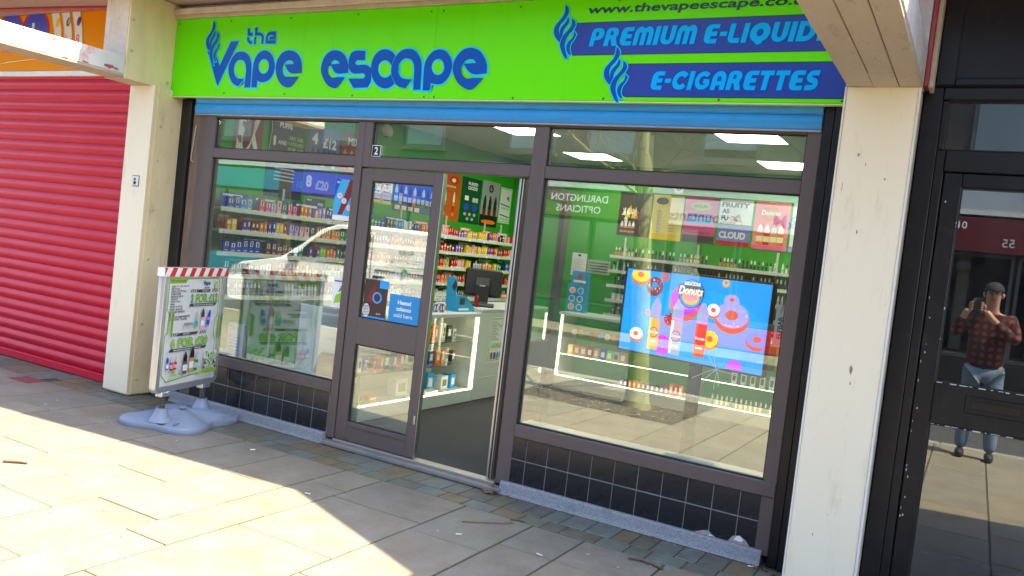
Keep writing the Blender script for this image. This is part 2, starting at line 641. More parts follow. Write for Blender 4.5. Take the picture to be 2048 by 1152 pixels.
# canopy over the pavement
m_soffit = mat('canopy_soffit_paint', (0.42, 0.36, 0.33), 0.75, var=0.45, scale=4, col2=(0.50, 0.20, 0.17), dirt=0.6, dirtcol=(0.45, 0.09, 0.08), dscale=2.2)
can = thing('canopy', 'grey painted concrete canopy above the shop fronts with flaking red patches', 'canopy')
edge = [(-12, -0.87), (-2.15, -0.785), (0.63, -0.555), (1.92, -1.085), (3.90, -1.765), (4.6, -1.92), (12, -1.95)]  # front edge is out of view; outline shaped to cast the paving shadow
MB().extrude([(-12, 0.115), (12, 0.115)] + edge[::-1], 'z', 3.365, 3.50).build('slab', m_soffit, can)
MB().tube([(-6.6, -0.32, 3.345), (-5.4, -0.22, 3.345), (-4.5, -0.12, 3.345)], 0.018).build('conduit', mat('red_flaking_paint', (0.55, 0.08, 0.08), 0.6, var=0.4, scale=12), can)

# beams carried by the piers
m_beam = mat('beam_white_paint', (0.74, 0.70, 0.66), 0.65, var=0.3, scale=5, col2=(0.50, 0.46, 0.42), dirt=0.75, dirtcol=(0.50, 0.12, 0.10), dscale=3.4)
m_beamu = mat('beam_underside_board', (0.55, 0.46, 0.36), 0.7, var=0.45, scale=5, col2=(0.42, 0.34, 0.26), dirt=0.45, dirtcol=(0.22, 0.12, 0.08), dscale=6, stretch=(3, 0.8, 3))
m_beamp = mat('beam_peeling_plaster', (0.62, 0.60, 0.60), 0.85, var=0.6, scale=9, col2=(0.36, 0.34, 0.36), bump=0.8, bscale=30)
bR = thing('canopy_beam', 'boarded cream beam jutting out from the top of the wide cream pier', 'beam')
for a, b_ in ((1.562, 1.690), (1.694, 1.807), (1.811, 1.912)):
    B('board', m_beamu, bR, a, b_, -1.80, -0.20, 2.650, 2.668, b=0.003)
for a, b_ in ((1.690, 1.694), (1.807, 1.811)):
    B('joint_strip', mat('dark_joint', (0.16, 0.07, 0.05), 0.9), bR, a, b_, -1.80, -0.20, 2.655, 2.668, b=0.0005)
mb = MB().cbox(1.552, 1.918, -1.80, -0.195, 2.668, 2.84, b=0.006)
mb.build('beam_core', m_beamp, bR)
bb = MB()
B('end_board', m_beamu, bR, 1.692, 1.809, -0.50, -0.205, 2.6465, 2.651, b=0.001)
B('side_box', m_beamp, bR, 1.552, 1.915, -0.194, -0.064, 2.655, 3.36, b=0.004)
B('red_board', mat('red_gloss_board', (0.42, 0.05, 0.06), 0.3, var=0.4, scale=7), bR, 1.918, 1.936, -0.19, -0.06, 2.66, 3.36, b=0.003)
B('edge_board', m_stain, bR, 1.937, 1.958, -0.15, -0.01, 2.66, 3.36, b=0.003)
bL = thing('canopy_beam', 'sunlit white beam with peeling red paint jutting out beside the red shutter', 'beam')
B('beam_core', m_beam, bL, -4.215, -3.935, -1.80, -0.502, 2.672, 2.815, b=0.005)
for k in range(3):
    B('board', m_beamu, bL, -4.215 + k * 0.0935, -4.125 + k * 0.0935, -1.80, -0.502, 2.655, 2.671, b=0.003)
chip = mat('flaked_red_patch', (0.50, 0.13, 0.12), 0.9, var=0.6, scale=40)
rng = random.Random(5)
for cy_, cz_, sx_, sz_ in ((-0.64, 2.70, 0.05, 0.018), (-0.575, 2.695, 0.025, 0.012), (-1.33, 2.80, 0.012, 0.010), (-1.10, 2.79, 0.012, 0.012), (-0.84, 2.685, 0.04, 0.006), (-1.0, 2.678, 0.03, 0.005)):
    pts = [(cy_ + sx_ * cos(a) * rng.uniform(0.6, 1.1), cz_ + sz_ * sin(a) * rng.uniform(0.6, 1.1)) for a in [2 * pi * k / 12 for k in range(12)]]
    MB().extrude(pts, 'x', -3.9352, -3.9335).build('paint_flake', chip, bL)
B('stained_board', m_stain, bL, -4.232, -3.94, -0.506, -0.05, 2.80, 3.362, b=0.003)
B('bolted_panel', m_creamL, bL, -3.941, -3.929, -0.50, -0.03, 2.640, 3.360, b=0.002)
for y_, z_ in ((-0.47, 3.12), (-0.46, 2.87), (-0.09, 3.30), (-0.10, 2.69)):
    MB().lathe([(0.0135, 0), (0.0125, 0.006), (0.006, 0.010)], n=12).build('bolt', m_bolt, bL).matrix_local = Matrix.Translation((-3.929, y_, z_)) @ Matrix.Rotation(pi / 2, 4, 'Y')
B('bracket_board', m_beamu, bL, -4.20, -3.95, -0.50, -0.235, 2.641, 2.654, b=0.002)

# piers
pR = thing('pier', 'wide cream panelled pier between the vape shop window and the black door', 'pier')
B('front_panel', m_pierfront, pR, 1.563, 1.902, -0.206, -0.192, 0.004, 2.648, b=0.002)
B('core', m_stain, pR, 1.560, 1.908, -0.192, 0.019, 0.0, 2.6525, b=0.002)
B('edge_trim', m_whitetrim, pR, 1.553, 1.562, -0.212, -0.17, 0.0, 2.648, b=0.002)
B('edge_trim', m_whitetrim, pR, 1.903, 1.914, -0.212, -0.17, 0.0, 2.648, b=0.002)
rng = random.Random(12)
m_scuff = mat('pier_scuff', (0.30, 0.22, 0.15), 0.9)
for sx_, sz_, w_, h_ in ((1.76, 1.19, 0.010, 0.030), (1.765, 1.12, 0.005, 0.012), (1.66, 2.30, 0.006, 0.012), (1.70, 2.25, 0.003, 0.010), (1.60, 2.13, 0.002, 0.035), (1.80, 2.18, 0.006, 0.007), (1.74, 0.42, 0.004, 0.003), (1.68, 0.30, 0.003, 0.008), (1.70, 1.90, 0.005, 0.012)):
    pts = [(sx_ + w_ * cos(a) * rng.uniform(0.4, 1.1), sz_ + h_ * sin(a) * rng.uniform(0.4, 1.1)) for a in [2 * pi * k / 9 for k in range(9)]]
    MB().extrude(pts, 'y', -0.2066, -0.2055).build('scuff', m_scuff, pR)
pL = thing('pier', 'narrow cream pier between the red shutter and the vape shop', 'pier')
B('core', m_creamL, pL, -4.212, -3.908, -0.222, 0.095, 0.004, 2.640, b=0.004)
B('front_panel', m_pierfront, pL, -4.218, -3.900, -0.236, -0.223, 0.02, 2.640, b=0.002)
B('side_panel', m_creamL, pL, -3.907, -3.896, -0.195, 0.09, 0.015, 2.638, b=0.002)
for z_ in (2.31, 2.02, 1.60, 1.18, 0.62, 0.14):
    MB().lathe([(0.013, 0), (0.012, 0.005), (0.006, 0.009)], n=12).build('bolt', m_bolt, pL).matrix_local = Matrix.Translation((-3.896, -0.15, z_)) @ Matrix.Rotation(pi / 2, 4, 'Y')
kp = thing('key_switch', 'small white shutter key switch plate on the narrow cream pier', 'switch')
B('plate', mat('white_plastic', (0.75, 0.76, 0.76), 0.35), kp, -4.068, -3.992, -0.246, -0.236, 1.790, 1.872)
B('surround', I_grey, kp, -4.074, -3.986, -0.240, -0.2355, 1.784, 1.878, b=0.001)
MB().lathe([(0.011, 0), (0.011, 0.006), (0.005, 0.007)], n=14).build('lock', I_grey, kp).matrix_local = Matrix.Translation((-4.03, -0.246, 1.845)) @ Matrix.Rotation(pi / 2, 4, 'X')
MB().lathe([(0.016, 0), (0.014, 0.004), (0.005, 0.005)], n=14).build('key_dial', I_black, kp).matrix_local = Matrix.Translation((-4.03, -0.246, 1.815)) @ Matrix.Rotation(pi / 2, 4, 'X')
# ------------------------------------------------------------------ vape shop front
m_frame = mat('brown_aluminium', (0.115, 0.088, 0.082), 0.42, var=0.25, scale=3, col2=(0.085, 0.066, 0.062), dirt=0.15, dirtcol=(0.2, 0.18, 0.16), dscale=8)
m_blackpaint = mat('black_paint', (0.008, 0.008, 0.010), 0.34, var=0.5, scale=7, col2=(0.020, 0.019, 0.018), dirt=0.30, dirtcol=(0.06, 0.052, 0.042), dscale=12, spec=0.35)
m_oldwood = mat('bare_timber', (0.24, 0.165, 0.11), 0.85, var=0.8, scale=7, col2=(0.10, 0.075, 0.055), bump=0.4, bscale=40, stretch=(4, 4, 0.6))
m_glass = glassmat('shop_glass', (0.92, 0.96, 0.93), 0.175, wav=0.02, dust=0.03)
m_gasket = mat('black_gasket', (0.015, 0.015, 0.015), 0.6)
w0, w1, w2, w3, w4, w5 = -3.40, -1.864, -1.727, -0.369, -0.263, 1.354
za, zb, zc, zd, ze = 2.432, 2.177, 2.097, 0.469, 0.387
sf = thing('shopfront', 'brown aluminium shopfront of the vape shop with transom lights and large panes', 'shopfront')
B('head_rail', m_frame, sf, w0, w5, 0.0, 0.07, za, 2.56)
B('jamb', m_frame, sf, -3.53, w0 - 0.0005, -0.002, 0.075, 0.086, 2.56)
B('jamb', m_frame, sf, w5 + 0.0005, 1.432, -0.002, 0.075, 0.05, 2.56)
B('transom_rail', m_frame, sf, w0, w1 - 0.0005, 0.0, 0.07, zc, zb)
B('transom_rail', m_frame, sf, w2 + 0.0005, w3 - 0.0005, 0.0, 0.07, zc, zb)
B('transom_rail', m_frame, sf, w4 + 0.0005, w5, 0.0, 0.07, zc, zb)
B('mullion', m_frame, sf, w1, -1.795, -0.003, 0.078, 0.05, za - 0.0005)
B('mullion', m_frame, sf, -1.7945, w2, -0.001, 0.072, zc, za - 0.0005)
B('mullion', m_frame, sf, w3, w4, -0.003, 0.078, 0.05, za - 0.0005)
B('sill_rail', m_frame, sf, -3.53, w1 - 0.0005, -0.012, 0.08, ze, zd)
B('sill_rail', m_frame, sf, w4 + 0.0005, 1.43, -0.012, 0.08, ze, zd)
def pane(x0, x1, z0, z1, parent, gm=None, y=0.034):
    B('pane', gm or m_glass, parent, x0 + 0.002, x1 - 0.002, y, y + 0.006, z0 + 0.002, z1 - 0.002, b=0.0005)
    g = MB()
    t = 0.008
    for a in ((x0, x1, z0, z0 + t), (x0, x1, z1 - t, z1), (x0, x0 + t, z0 + t, z1 - t), (x1 - t, x1, z0 + t, z1 - t)):
        g.box(a[0], a[1], y - 0.012, y - 0.002, a[2], a[3])
    g.build('gasket', m_gasket, parent)
pane(w0, w1, zb, za, sf)
pane(w2, w3, zb, za, sf)
pane(w4, w5, zb, za, sf)
pane(w0, w1, zd, zc, sf)
pane(w4, w5, zd, zc, sf)
# star crack in the big pane
ck = MB()
rng = random.Random(4)
m_crack = mat('crack_white', (0.75, 0.85, 0.88), 0.2)
cx_, cz_ = 1.005, 1.047
for ang, L_ in ((0.5, 0.15), (1.0, 0.06), (1.9, 0.07), (2.6, 0.09), (3.3, 0.16), (4.0, 0.13), (4.6, 0.12), (5.1, 0.10), (5.8, 0.12)):
    x_, z_, a_ = cx_, cz_, ang
    P_ = [(x_, z_)]
    for k in range(4):
        a_ += rng.uniform(-0.25, 0.25)
        x_ += cos(a_) * L_ / 4
        z_ += sin(a_) * L_ / 4
        P_.append((x_, z_))
    for (xa, za_), (xb, zb_) in zip(P_[:-1], P_[1:]):
        d = Vector((xb - xa, zb_ - za_)).normalized() * 0.0011
        ck.add([(xa - d.y, 0.0335, za_ + d.x), (xb - d.y, 0.0335, zb_ + d.x), (xb + d.y, 0.0335, zb_ - d.x), (xa + d.y, 0.0335, za_ - d.x)], [(0, 1, 2, 3)])
ck.build('crack', m_crack, sf)

# door leaf, closed
dl = MB()
for a in ((-1.79, -1.685, 0.056, 2.088), (-1.137, -1.055, 0.056, 2.088), (-1.685, -1.137, 1.998, 2.088), (-1.685, -1.137, 0.785, 0.985), (-1.685, -1.137, 0.056, 0.20)):
    dl.cbox(a[0], a[1], 0.008, 0.052, a[2], a[3], b=0.004)
d1 = dl.build('door', m_frame, sf)
d1['label'] = 'closed brown door leaf with blue notice'
pane(-1.685, -1.137, 0.985, 1.998, d1, y=0.030)
pane(-1.685, -1.137, 0.20, 0.785, d1, y=0.030)
B('lock_plate', mat('steel', (0.55, 0.55, 0.55), 0.3, metal=1.0, var=0.2, scale=20), d1, -1.085, -1.070, 0.0035, 0.008, 0.30, 0.36, b=0.001)
B('weather_strip', MATS['steel'], d1, -1.0555, -1.0515, 0.006, 0.050, 0.056, 2.088, b=0.001)
B('kick_rail', m_frame, d1, -1.665, -1.150, 0.002, 0.0085, 0.165, 0.185, b=0.002)
# door leaf, open into the shop
dl = MB()
for a in ((0.035, 0.115, 0.056, 2.088), (0.66, 0.765, 0.056, 2.088), (0.115, 0.66, 1.998, 2.088), (0.115, 0.66, 0.785, 0.985), (0.115, 0.66, 0.056, 0.20)):
    dl.cbox(-0.452, -0.408, a[0], a[1], a[2], a[3], b=0.004)
d2 = dl.build('door', m_frame, sf)
d2['label'] = 'brown door leaf folded open into the shop'
for z0, z1 in ((0.985, 1.998), (0.20, 0.785)):
    B('pane', m_glass, d2, -0.433, -0.427, 0.117, 0.658, z0, z1, b=0.0005)
B('edge_strip', MATS['steel'], d2, -0.455, -0.440, 0.022, 0.035, 0.056, 2.088, b=0.002)
B('edge_strip', MATS['steel'], d2, -0.428, -0.420, 0.024, 0.035, 0.056, 2.088, b=0.002)
# threshold and step
m_conc = mat('granite_plinth', (0.15, 0.155, 0.165), 0.75, var=1.0, scale=90, col2=(0.34, 0.35, 0.37), dirt=0.5, dirtcol=(0.10, 0.095, 0.08), dscale=7, bump=0.3, bscale=160)
m_step = mat('worn_step', (0.17, 0.165, 0.17), 0.8, var=0.7, scale=6, col2=(0.28, 0.25, 0.19), bump=0.3)
B('step', m_step, sf, -1.86, -0.30, -0.062, 0.055, 0.0, 0.034, b=0.008)
B('threshold', mat('threshold_metal', (0.42, 0.41, 0.39), 0.4, metal=0.7, var=0.5, scale=9, col2=(0.45, 0.36, 0.22)), sf, -1.79, -0.37, -0.012, 0.075, 0.034, 0.052, b=0.003)

# tiled stall risers
m_tile = mat('black_glazed_tile', (0.009, 0.010, 0.014), 0.18, var=0.5, scale=4, col2=(0.028, 0.03, 0.036), dirt=0.25, dirtcol=(0.10, 0.10, 0.11), dscale=22)
m_grout = mat('tile_grout', (0.27, 0.275, 0.28), 0.9, var=0.7, scale=9, col2=(0.12, 0.12, 0.12))
T = 0.1555
def riser(x0, x1, label, ncol, start):
    r = thing('stall_riser', label, 'tiled wall')
    B('backing', m_grout, r, x0, x1, 0.0022, 0.16, 0.0, ze - 0.001, b=0.001)
    me = [MB().cbox(0, T - 0.005, 0, 0.008, 0, 0.1520, b=0.0012).mesh('tile', m_tile), MB().cbox(0, T - 0.005, 0, 0.008, 0, 0.1435, b=0.0012).mesh('tile', m_tile)]
    k = 0
    x = start
    while x < x1 - 0.02:
        w = min(T, x1 - x)
        a = max(x, x0)
        for row, (z0, z1) in enumerate(((0.0825, 0.2385), (0.2415, 0.3860))):
            if a == x and abs(w - T) < 1e-6:
                o = link('tile', me[row], r, (x, 0.0 + random.uniform(-0.0008, 0.0008), z0))
            else:
                MB().cbox(a, x + w - 0.005, 0.0, 0.008, z0, z1, b=0.0012).build('tile', m_tile, r)
        x += T
        k += 1
    pl = MB()
    pl.extrude([(-0.050, 0.0), (0.01, 0.0), (0.01, 0.0815), (-0.018, 0.0815), (-0.028, 0.070), (-0.038, 0.022)], 'x', x0, x1)
    pl.build('plinth', m_conc, r)
    return r
rR = riser(-0.313, 1.398, 'black tiled stall riser under the window with the screen, two chipped tiles', 11, -0.313)
riser(-3.60, -1.868, 'black tiled stall riser partly hidden behind the pavement sign', 11, -1.868 - 11 * T)
m_chip = mat('chipped_plaster', (0.42, 0.36, 0.31), 0.95, var=0.6, scale=40, bump=0.5)
m_chipw = mat('chipped_white', (0.80, 0.80, 0.82), 0.8)
for pts, mm in ((((1.00, 0.083), (1.05, 0.105), (1.085, 0.112), (1.10, 0.098), (1.13, 0.083)), m_chip), (((1.20, 0.083), (1.225, 0.118), (1.265, 0.130), (1.30, 0.112), (1.325, 0.083)), m_chip),
                (((1.235, 0.100), (1.25, 0.124), (1.268, 0.128), (1.29, 0.108), (1.275, 0.095)), m_chipw), (((1.088, 0.084), (1.098, 0.094), (1.112, 0.086)), m_chipw)):
    MB().extrude([p for p in pts], 'y', -0.0035 if mm is m_chip else -0.0050, 0.001).build('chip', mm, rR)

# jambs beside the shopfront
jr = thing('jamb_boards', 'pair of black painted jamb boards beside the wide cream pier', 'jamb')
B('board', m_blackpaint, jr, 1.4325, 1.487, -0.012, 0.06, 0.0, 2.585)
B('board', m_blackpaint, jr, 1.491, 1.551, -0.030, 0.06, 0.0, 2.585)
jl = thing('jamb_boards', 'black board and bare timber strip beside the narrow cream pier', 'jamb')
B('board', m_blackpaint, jl, -3.895, -3.755, 0.045, 0.11, 0.0, 2.585)
B('shutter_guide', m_blackpaint, jl, -3.752, -3.715, 0.00, 0.09, 0.0, 2.56)
B('timber_strip', m_oldwood, jl, -3.713, -3.60, 0.03, 0.10, 0.0, 2.56)
B('frame_packer', m_frame, jl, -3.598, -3.532, 0.012, 0.09, 0.0, 2.56)
cable = MB().tube([(-3.66, 0.022, 2.36), (-3.67, 0.02, 2.25), (-3.685, 0.02, 2.10), (-3.68, 0.02, 2.06), (-3.655, 0.02, 2.05)], 0.0035, n=6).build('cable', mat('cream_cable', (0.6, 0.52, 0.4), 0.6))
tag(cable, 'thin cream cable hanging on the bare timber strip beside the shopfront', 'cable')

# blue roller shutter, raised
m_blue = mat('blue_shutter_paint', (0.022, 0.30, 0.66), 0.36, var=0.35, scale=5, col2=(0.012, 0.19, 0.44), dirt=0.45, dirtcol=(0.08, 0.14, 0.19), dscale=9, stretch=(1.5, 3, 3))
bs = thing('roller_shutter', 'raised blue roller shutter with two slats showing under the green sign', 'shutter')
def slat_profile(y, z0, z1, bulge, n=6):
    front = [(y - bulge * sin(pi * k / n), z0 + (z1 - z0) * k / n) for k in range(n + 1)]
    return front + [(y + 0.008, z1), (y + 0.008, z0)]
for z0 in (2.456, 2.541):
    MB().extrude(slat_profile(-0.012, z0 + 0.004, z0 + 0.080, 0.013), 'x', -3.64, 1.425).build('slat', m_blue, bs, smooth=True)
    B('slat_hinge', m_blue, bs, -3.64, 1.425, -0.016, -0.004, z0 - 0.003, z0 + 0.004, b=0.002)
B('bottom_bar', mat('galvanised', (0.45, 0.45, 0.45), 0.45, metal=0.8, var=0.5, scale=12, col2=(0.3, 0.22, 0.15)), bs, -3.64, 1.428, -0.020, 0.0, 2.442, 2.453, b=0.002)

# ------------------------------------------------------------------ green fascia sign
LOGO = {
'V':[(-3.237,3.036),(-3.148,3.037),(-3.347,2.675),(-3.507,2.965),(-3.417,2.941),(-3.345,2.84)],
'a1':[(-3.034,2.664),(-2.967,2.665),(-2.974,2.823),(-2.99,2.878),(-3.023,2.923),(-3.074,2.949),(-3.114,2.952),(-3.161,2.945),(-3.204,2.909),(-3.234,2.859),(-3.238,2.814),(-3.219,2.757),(-3.18,2.706),(-3.14,2.684),(-3.103,2.674),(-3.048,2.734),(-3.124,2.74),(-3.16,2.768),(-3.175,2.813),(-3.171,2.847),(-3.144,2.88),(-3.105,2.888),(-3.064,2.874),(-3.044,2.846),(-3.034,2.806)],
'p1':[(-2.956,2.665),(-2.895,2.665),(-2.895,2.72),(-2.861,2.709),(-2.815,2.709),(-2.765,2.728),(-2.732,2.766),(-2.717,2.82),(-2.732,2.875),(-2.769,2.925),(-2.827,2.956),(-2.865,2.956),(-2.915,2.932),(-2.948,2.889),(-2.959,2.828)],
'p1h':[(-2.781,2.827),(-2.783,2.812),(-2.789,2.798),(-2.798,2.787),(-2.81,2.778),(-2.823,2.773),(-2.838,2.772),(-2.853,2.776),(-2.867,2.783),(-2.879,2.793),(-2.889,2.806),(-2.894,2.821),(-2.896,2.836),(-2.894,2.851),(-2.889,2.865),(-2.879,2.876),(-2.867,2.885),(-2.853,2.89),(-2.838,2.89),(-2.823,2.887),(-2.81,2.88),(-2.798,2.87),(-2.788,2.857),(-2.783,2.842)],
'e1':[(-2.424,2.778),(-2.548,2.779),(-2.612,2.844),(-2.517,2.848),(-2.531,2.867),(-2.562,2.878),(-2.597,2.871),(-2.627,2.841),(-2.632,2.804),(-2.621,2.771),(-2.596,2.752),(-2.551,2.749),(-2.449,2.749),(-2.519,2.674),(-2.569,2.666),(-2.623,2.685),(-2.675,2.733),(-2.703,2.799),(-2.703,2.858),(-2.677,2.912),(-2.63,2.944),(-2.572,2.952),(-2.511,2.936),(-2.462,2.898),(-2.434,2.839)],
'e2':[(-1.961,2.776),(-2.081,2.776),(-2.141,2.839),(-2.051,2.845),(-2.066,2.861),(-2.103,2.873),(-2.135,2.859),(-2.157,2.826),(-2.161,2.793),(-2.144,2.76),(-2.106,2.74),(-2.068,2.744),(-1.986,2.743),(-2.049,2.668),(-2.091,2.663),(-2.146,2.681),(-2.196,2.727),(-2.232,2.794),(-2.23,2.847),(-2.203,2.906),(-2.155,2.938),(-2.104,2.945),(-2.041,2.926),(-1.992,2.883),(-1.968,2.831)],
's2':[(-1.819,2.935),(-1.813,2.868),(-1.889,2.869),(-1.907,2.848),(-1.884,2.833),(-1.801,2.833),(-1.749,2.81),(-1.737,2.72),(-1.762,2.669),(-1.895,2.665),(-1.955,2.733),(-1.808,2.733),(-1.794,2.752),(-1.814,2.772),(-1.91,2.772),(-1.956,2.805),(-1.968,2.863),(-1.954,2.915),(-1.915,2.937)],
'c2':[(-1.491,2.801),(-1.49,2.765),(-1.498,2.732),(-1.515,2.703),(-1.538,2.681),(-1.567,2.667),(-1.599,2.662),(-1.633,2.667),(-1.666,2.681),(-1.696,2.703),(-1.721,2.732),(-1.738,2.767),(-1.748,2.803),(-1.748,2.84),(-1.74,2.874),(-1.723,2.903),(-1.699,2.925),(-1.67,2.939),(-1.637,2.943),(-1.603,2.937),(-1.57,2.923),(-1.541,2.9),(-1.517,2.871),(-1.5,2.837)],
'c2h':[(-1.555,2.8),(-1.555,2.784),(-1.56,2.769),(-1.568,2.756),(-1.579,2.746),(-1.593,2.74),(-1.609,2.738),(-1.626,2.74),(-1.642,2.746),(-1.656,2.756),(-1.668,2.77),(-1.676,2.785),(-1.681,2.801),(-1.681,2.818),(-1.677,2.833),(-1.668,2.846),(-1.657,2.856),(-1.642,2.862),(-1.626,2.864),(-1.61,2.862),(-1.594,2.855),(-1.58,2.845),(-1.568,2.832),(-1.56,2.817)],
'a2':[(-1.346,2.653),(-1.285,2.653),(-1.293,2.812),(-1.31,2.868),(-1.36,2.924),(-1.428,2.942),(-1.492,2.926),(-1.544,2.871),(-1.561,2.796),(-1.542,2.739),(-1.491,2.682),(-1.417,2.661),(-1.364,2.726),(-1.426,2.729),(-1.471,2.745),(-1.498,2.795),(-1.492,2.839),(-1.461,2.87),(-1.423,2.875),(-1.381,2.856),(-1.359,2.819)],
'p2':[(-1.262,2.649),(-1.202,2.649),(-1.201,2.701),(-1.147,2.692),(-1.097,2.701),(-1.052,2.75),(-1.037,2.816),(-1.053,2.87),(-1.104,2.919),(-1.161,2.932),(-1.215,2.915),(-1.26,2.861),(-1.271,2.806)],
'p2h':[(-1.099,2.806),(-1.101,2.792),(-1.106,2.779),(-1.114,2.768),(-1.125,2.76),(-1.138,2.756),(-1.152,2.755),(-1.166,2.758),(-1.179,2.765),(-1.191,2.775),(-1.199,2.787),(-1.205,2.801),(-1.207,2.816),(-1.205,2.83),(-1.2,2.843),(-1.191,2.854),(-1.18,2.861),(-1.167,2.866),(-1.153,2.866),(-1.14,2.863),(-1.127,2.856),(-1.115,2.847),(-1.107,2.834),(-1.101,2.82)],
'e3':[(-0.751,2.766),(-0.87,2.764),(-0.943,2.83),(-0.841,2.835),(-0.861,2.856),(-0.901,2.863),(-0.935,2.848),(-0.956,2.815),(-0.955,2.785),(-0.94,2.752),(-0.905,2.731),(-0.863,2.734),(-0.768,2.734),(-0.846,2.66),(-0.888,2.657),(-0.949,2.683),(-0.999,2.731),(-1.027,2.792),(-1.022,2.852),(-0.992,2.899),(-0.953,2.928),(-0.897,2.938),(-0.838,2.923),(-0.787,2.878),(-0.756,2.819)],
't1':[(-3.059,3.137),(-3.037,3.137),(-3.032,3.103),(-3,3.101),(-2.997,3.078),(-3.056,3.08)],
't2':[(-3.056,3.068),(-3.035,3.068),(-3.025,3.043),(-2.994,3.029),(-2.999,3.009),(-3.018,3.013),(-3.048,3.033),(-3.056,3.052)],
'h1':[(-2.975,3.141),(-2.949,3.14),(-2.949,3.101),(-2.914,3.1),(-2.883,3.084),(-2.872,3.068),(-2.868,3.01),(-2.891,3.011),(-2.892,3.064),(-2.911,3.077),(-2.972,3.079)],
'h2':[(-2.973,3.068),(-2.953,3.068),(-2.954,3.01),(-2.974,3.01)],
'et':[(-2.845,3.011),(-2.736,3.008),(-2.737,3.03),(-2.821,3.034),(-2.825,3.066),(-2.807,3.076),(-2.765,3.075),(-2.766,3.067),(-2.806,3.066),(-2.803,3.045),(-2.738,3.043),(-2.74,3.103),(-2.803,3.103),(-2.835,3.087),(-2.846,3.067)],
'f1':[(-0.213,3.197),(-0.189,3.17),(-0.187,3.142),(-0.206,3.105),(-0.237,3.068),(-0.242,3.034),(-0.228,2.998),(-0.212,2.975),(-0.217,2.958),(-0.237,2.967),(-0.267,3),(-0.278,3.032),(-0.272,3.064),(-0.247,3.095),(-0.222,3.126),(-0.213,3.16)],
'f2':[(-0.188,3.119),(-0.177,3.104),(-0.179,3.078),(-0.199,3.05),(-0.211,3.021),(-0.211,2.992),(-0.215,2.975),(-0.229,2.999),(-0.235,3.028),(-0.226,3.056),(-0.203,3.082),(-0.193,3.101)],
'f3':[(-0.158,3.109),(-0.133,3.088),(-0.127,3.065),(-0.142,3.034),(-0.167,3.006),(-0.183,2.974),(-0.186,2.934),(-0.172,2.893),(-0.156,2.852),(-0.174,2.858),(-0.201,2.894),(-0.222,2.94),(-0.218,2.975),(-0.2,3.009),(-0.172,3.04),(-0.156,3.066),(-0.155,3.089)],
'f4':[(-0.133,3.028),(-0.113,3.007),(-0.125,2.979),(-0.144,2.95),(-0.149,2.916),(-0.135,2.878),(-0.151,2.881),(-0.171,2.91),(-0.175,2.939),(-0.162,2.965),(-0.139,2.987),(-0.133,3.007)],
}

m_signgreen = mat('lime_sign_face', (0.150, 0.86, 0.0), 0.30, var=0.08, scale=1.5, col2=(0.18, 0.88, 0.0), spec=0.18, dirt=0.22, dirtcol=(0.12, 0.60, 0.0), dscale=1.6, stretch=(4, 4, 0.35))
m_navy = mat('sign_navy', (0.003, 0.090, 0.47), 0.25, spec=0.25)
m_cyan = mat('sign_cyan', (0.02, 0.68, 0.92), 0.3, spec=0.2)
m_banner = mat('sign_banner_blue', (0.030, 0.068, 0.38), 0.22, spec=0.3)
m_lblue = mat('sign_light_blue', (0.0, 0.46, 0.98), 0.3, spec=0.2)
m_sdark = mat('sign_dark_green', (0.006, 0.055, 0.045), 0.25)
sg = thing('fascia_sign', 'long lime green fascia sign with blue lettering over the shopfront', 'sign')
B('panel', m_signgreen, sg, -3.925, -1.2075, -0.060, -0.040, 2.592, 3.238, b=0.002)
B('panel', m_signgreen, sg, -1.2055, 1.549, -0.060, -0.040, 2.592, 3.238, b=0.002)
B('bottom_trim', mat('pale_green_trim', (0.62, 0.78, 0.28), 0.4), sg, -3.925, 1.549, -0.066, -0.030, 2.580, 2.590, b=0.002)
B('top_trim', mat('beige_trim', (0.55, 0.46, 0.30), 0.6, var=0.5, scale=6), sg, -3.925, 1.549, -0.085, -0.030, 3.240, 3.268, b=0.003)
B('top_board', m_stain, sg, -3.925, 1.549, -0.105, -0.030, 3.270, 3.318, b=0.004)
rv = MB().lathe([(0.0075, 0), (0.0065, 0.003), (0.003, 0.004)], n=10).mesh('rivet', mat('rivet_green', (0.05, 0.20, 0.02), 0.5))
for x_, z_ in ((-3.885, 3.202), (-3.259, 3.205), (-2.599, 3.205), (-1.922, 3.205), (-1.263, 3.20), (-1.160, 3.20), (-0.544, 3.20), (0.15, 3.21), (0.85, 3.21), (-3.905, 2.622), (-3.264, 2.619), (-2.587, 2.616), (-1.902, 2.608), (-1.250, 2.605), (-1.165, 2.605), (-0.53, 2.604), (0.12, 2.605), (0.847, 2.605), (1.52, 2.605)):
    o = link('rivet', rv, sg)
    o.matrix_local = Matrix.Translation((x_, -0.0605, z_)) @ Matrix.Rotation(pi / 2, 4, 'X')
U, V = (1, 0, 0), (0, 0, 1)
S0 = (0, -0.060, 0)
def arc_(cx, cy, rx, ry, d0, d1, n=7):
    return [(cx + rx * cos(radians(d0 + (d1 - d0) * k / (n - 1))), cy + ry * sin(radians(d0 + (d1 - d0) * k / (n - 1)))) for k in range(n)]
def thick(pts, w):
    P_ = [Vector(p) for p in pts]
    l, r = [], []
    for i, p in enumerate(P_):
        d = (P_[min(i + 1, len(P_) - 1)] - P_[max(i - 1, 0)]).normalized()
        n = Vector((-d.y, d.x)) * w / 2
        l.append(tuple(p + n))
        r.append(tuple(p - n))
    return l + r[::-1]
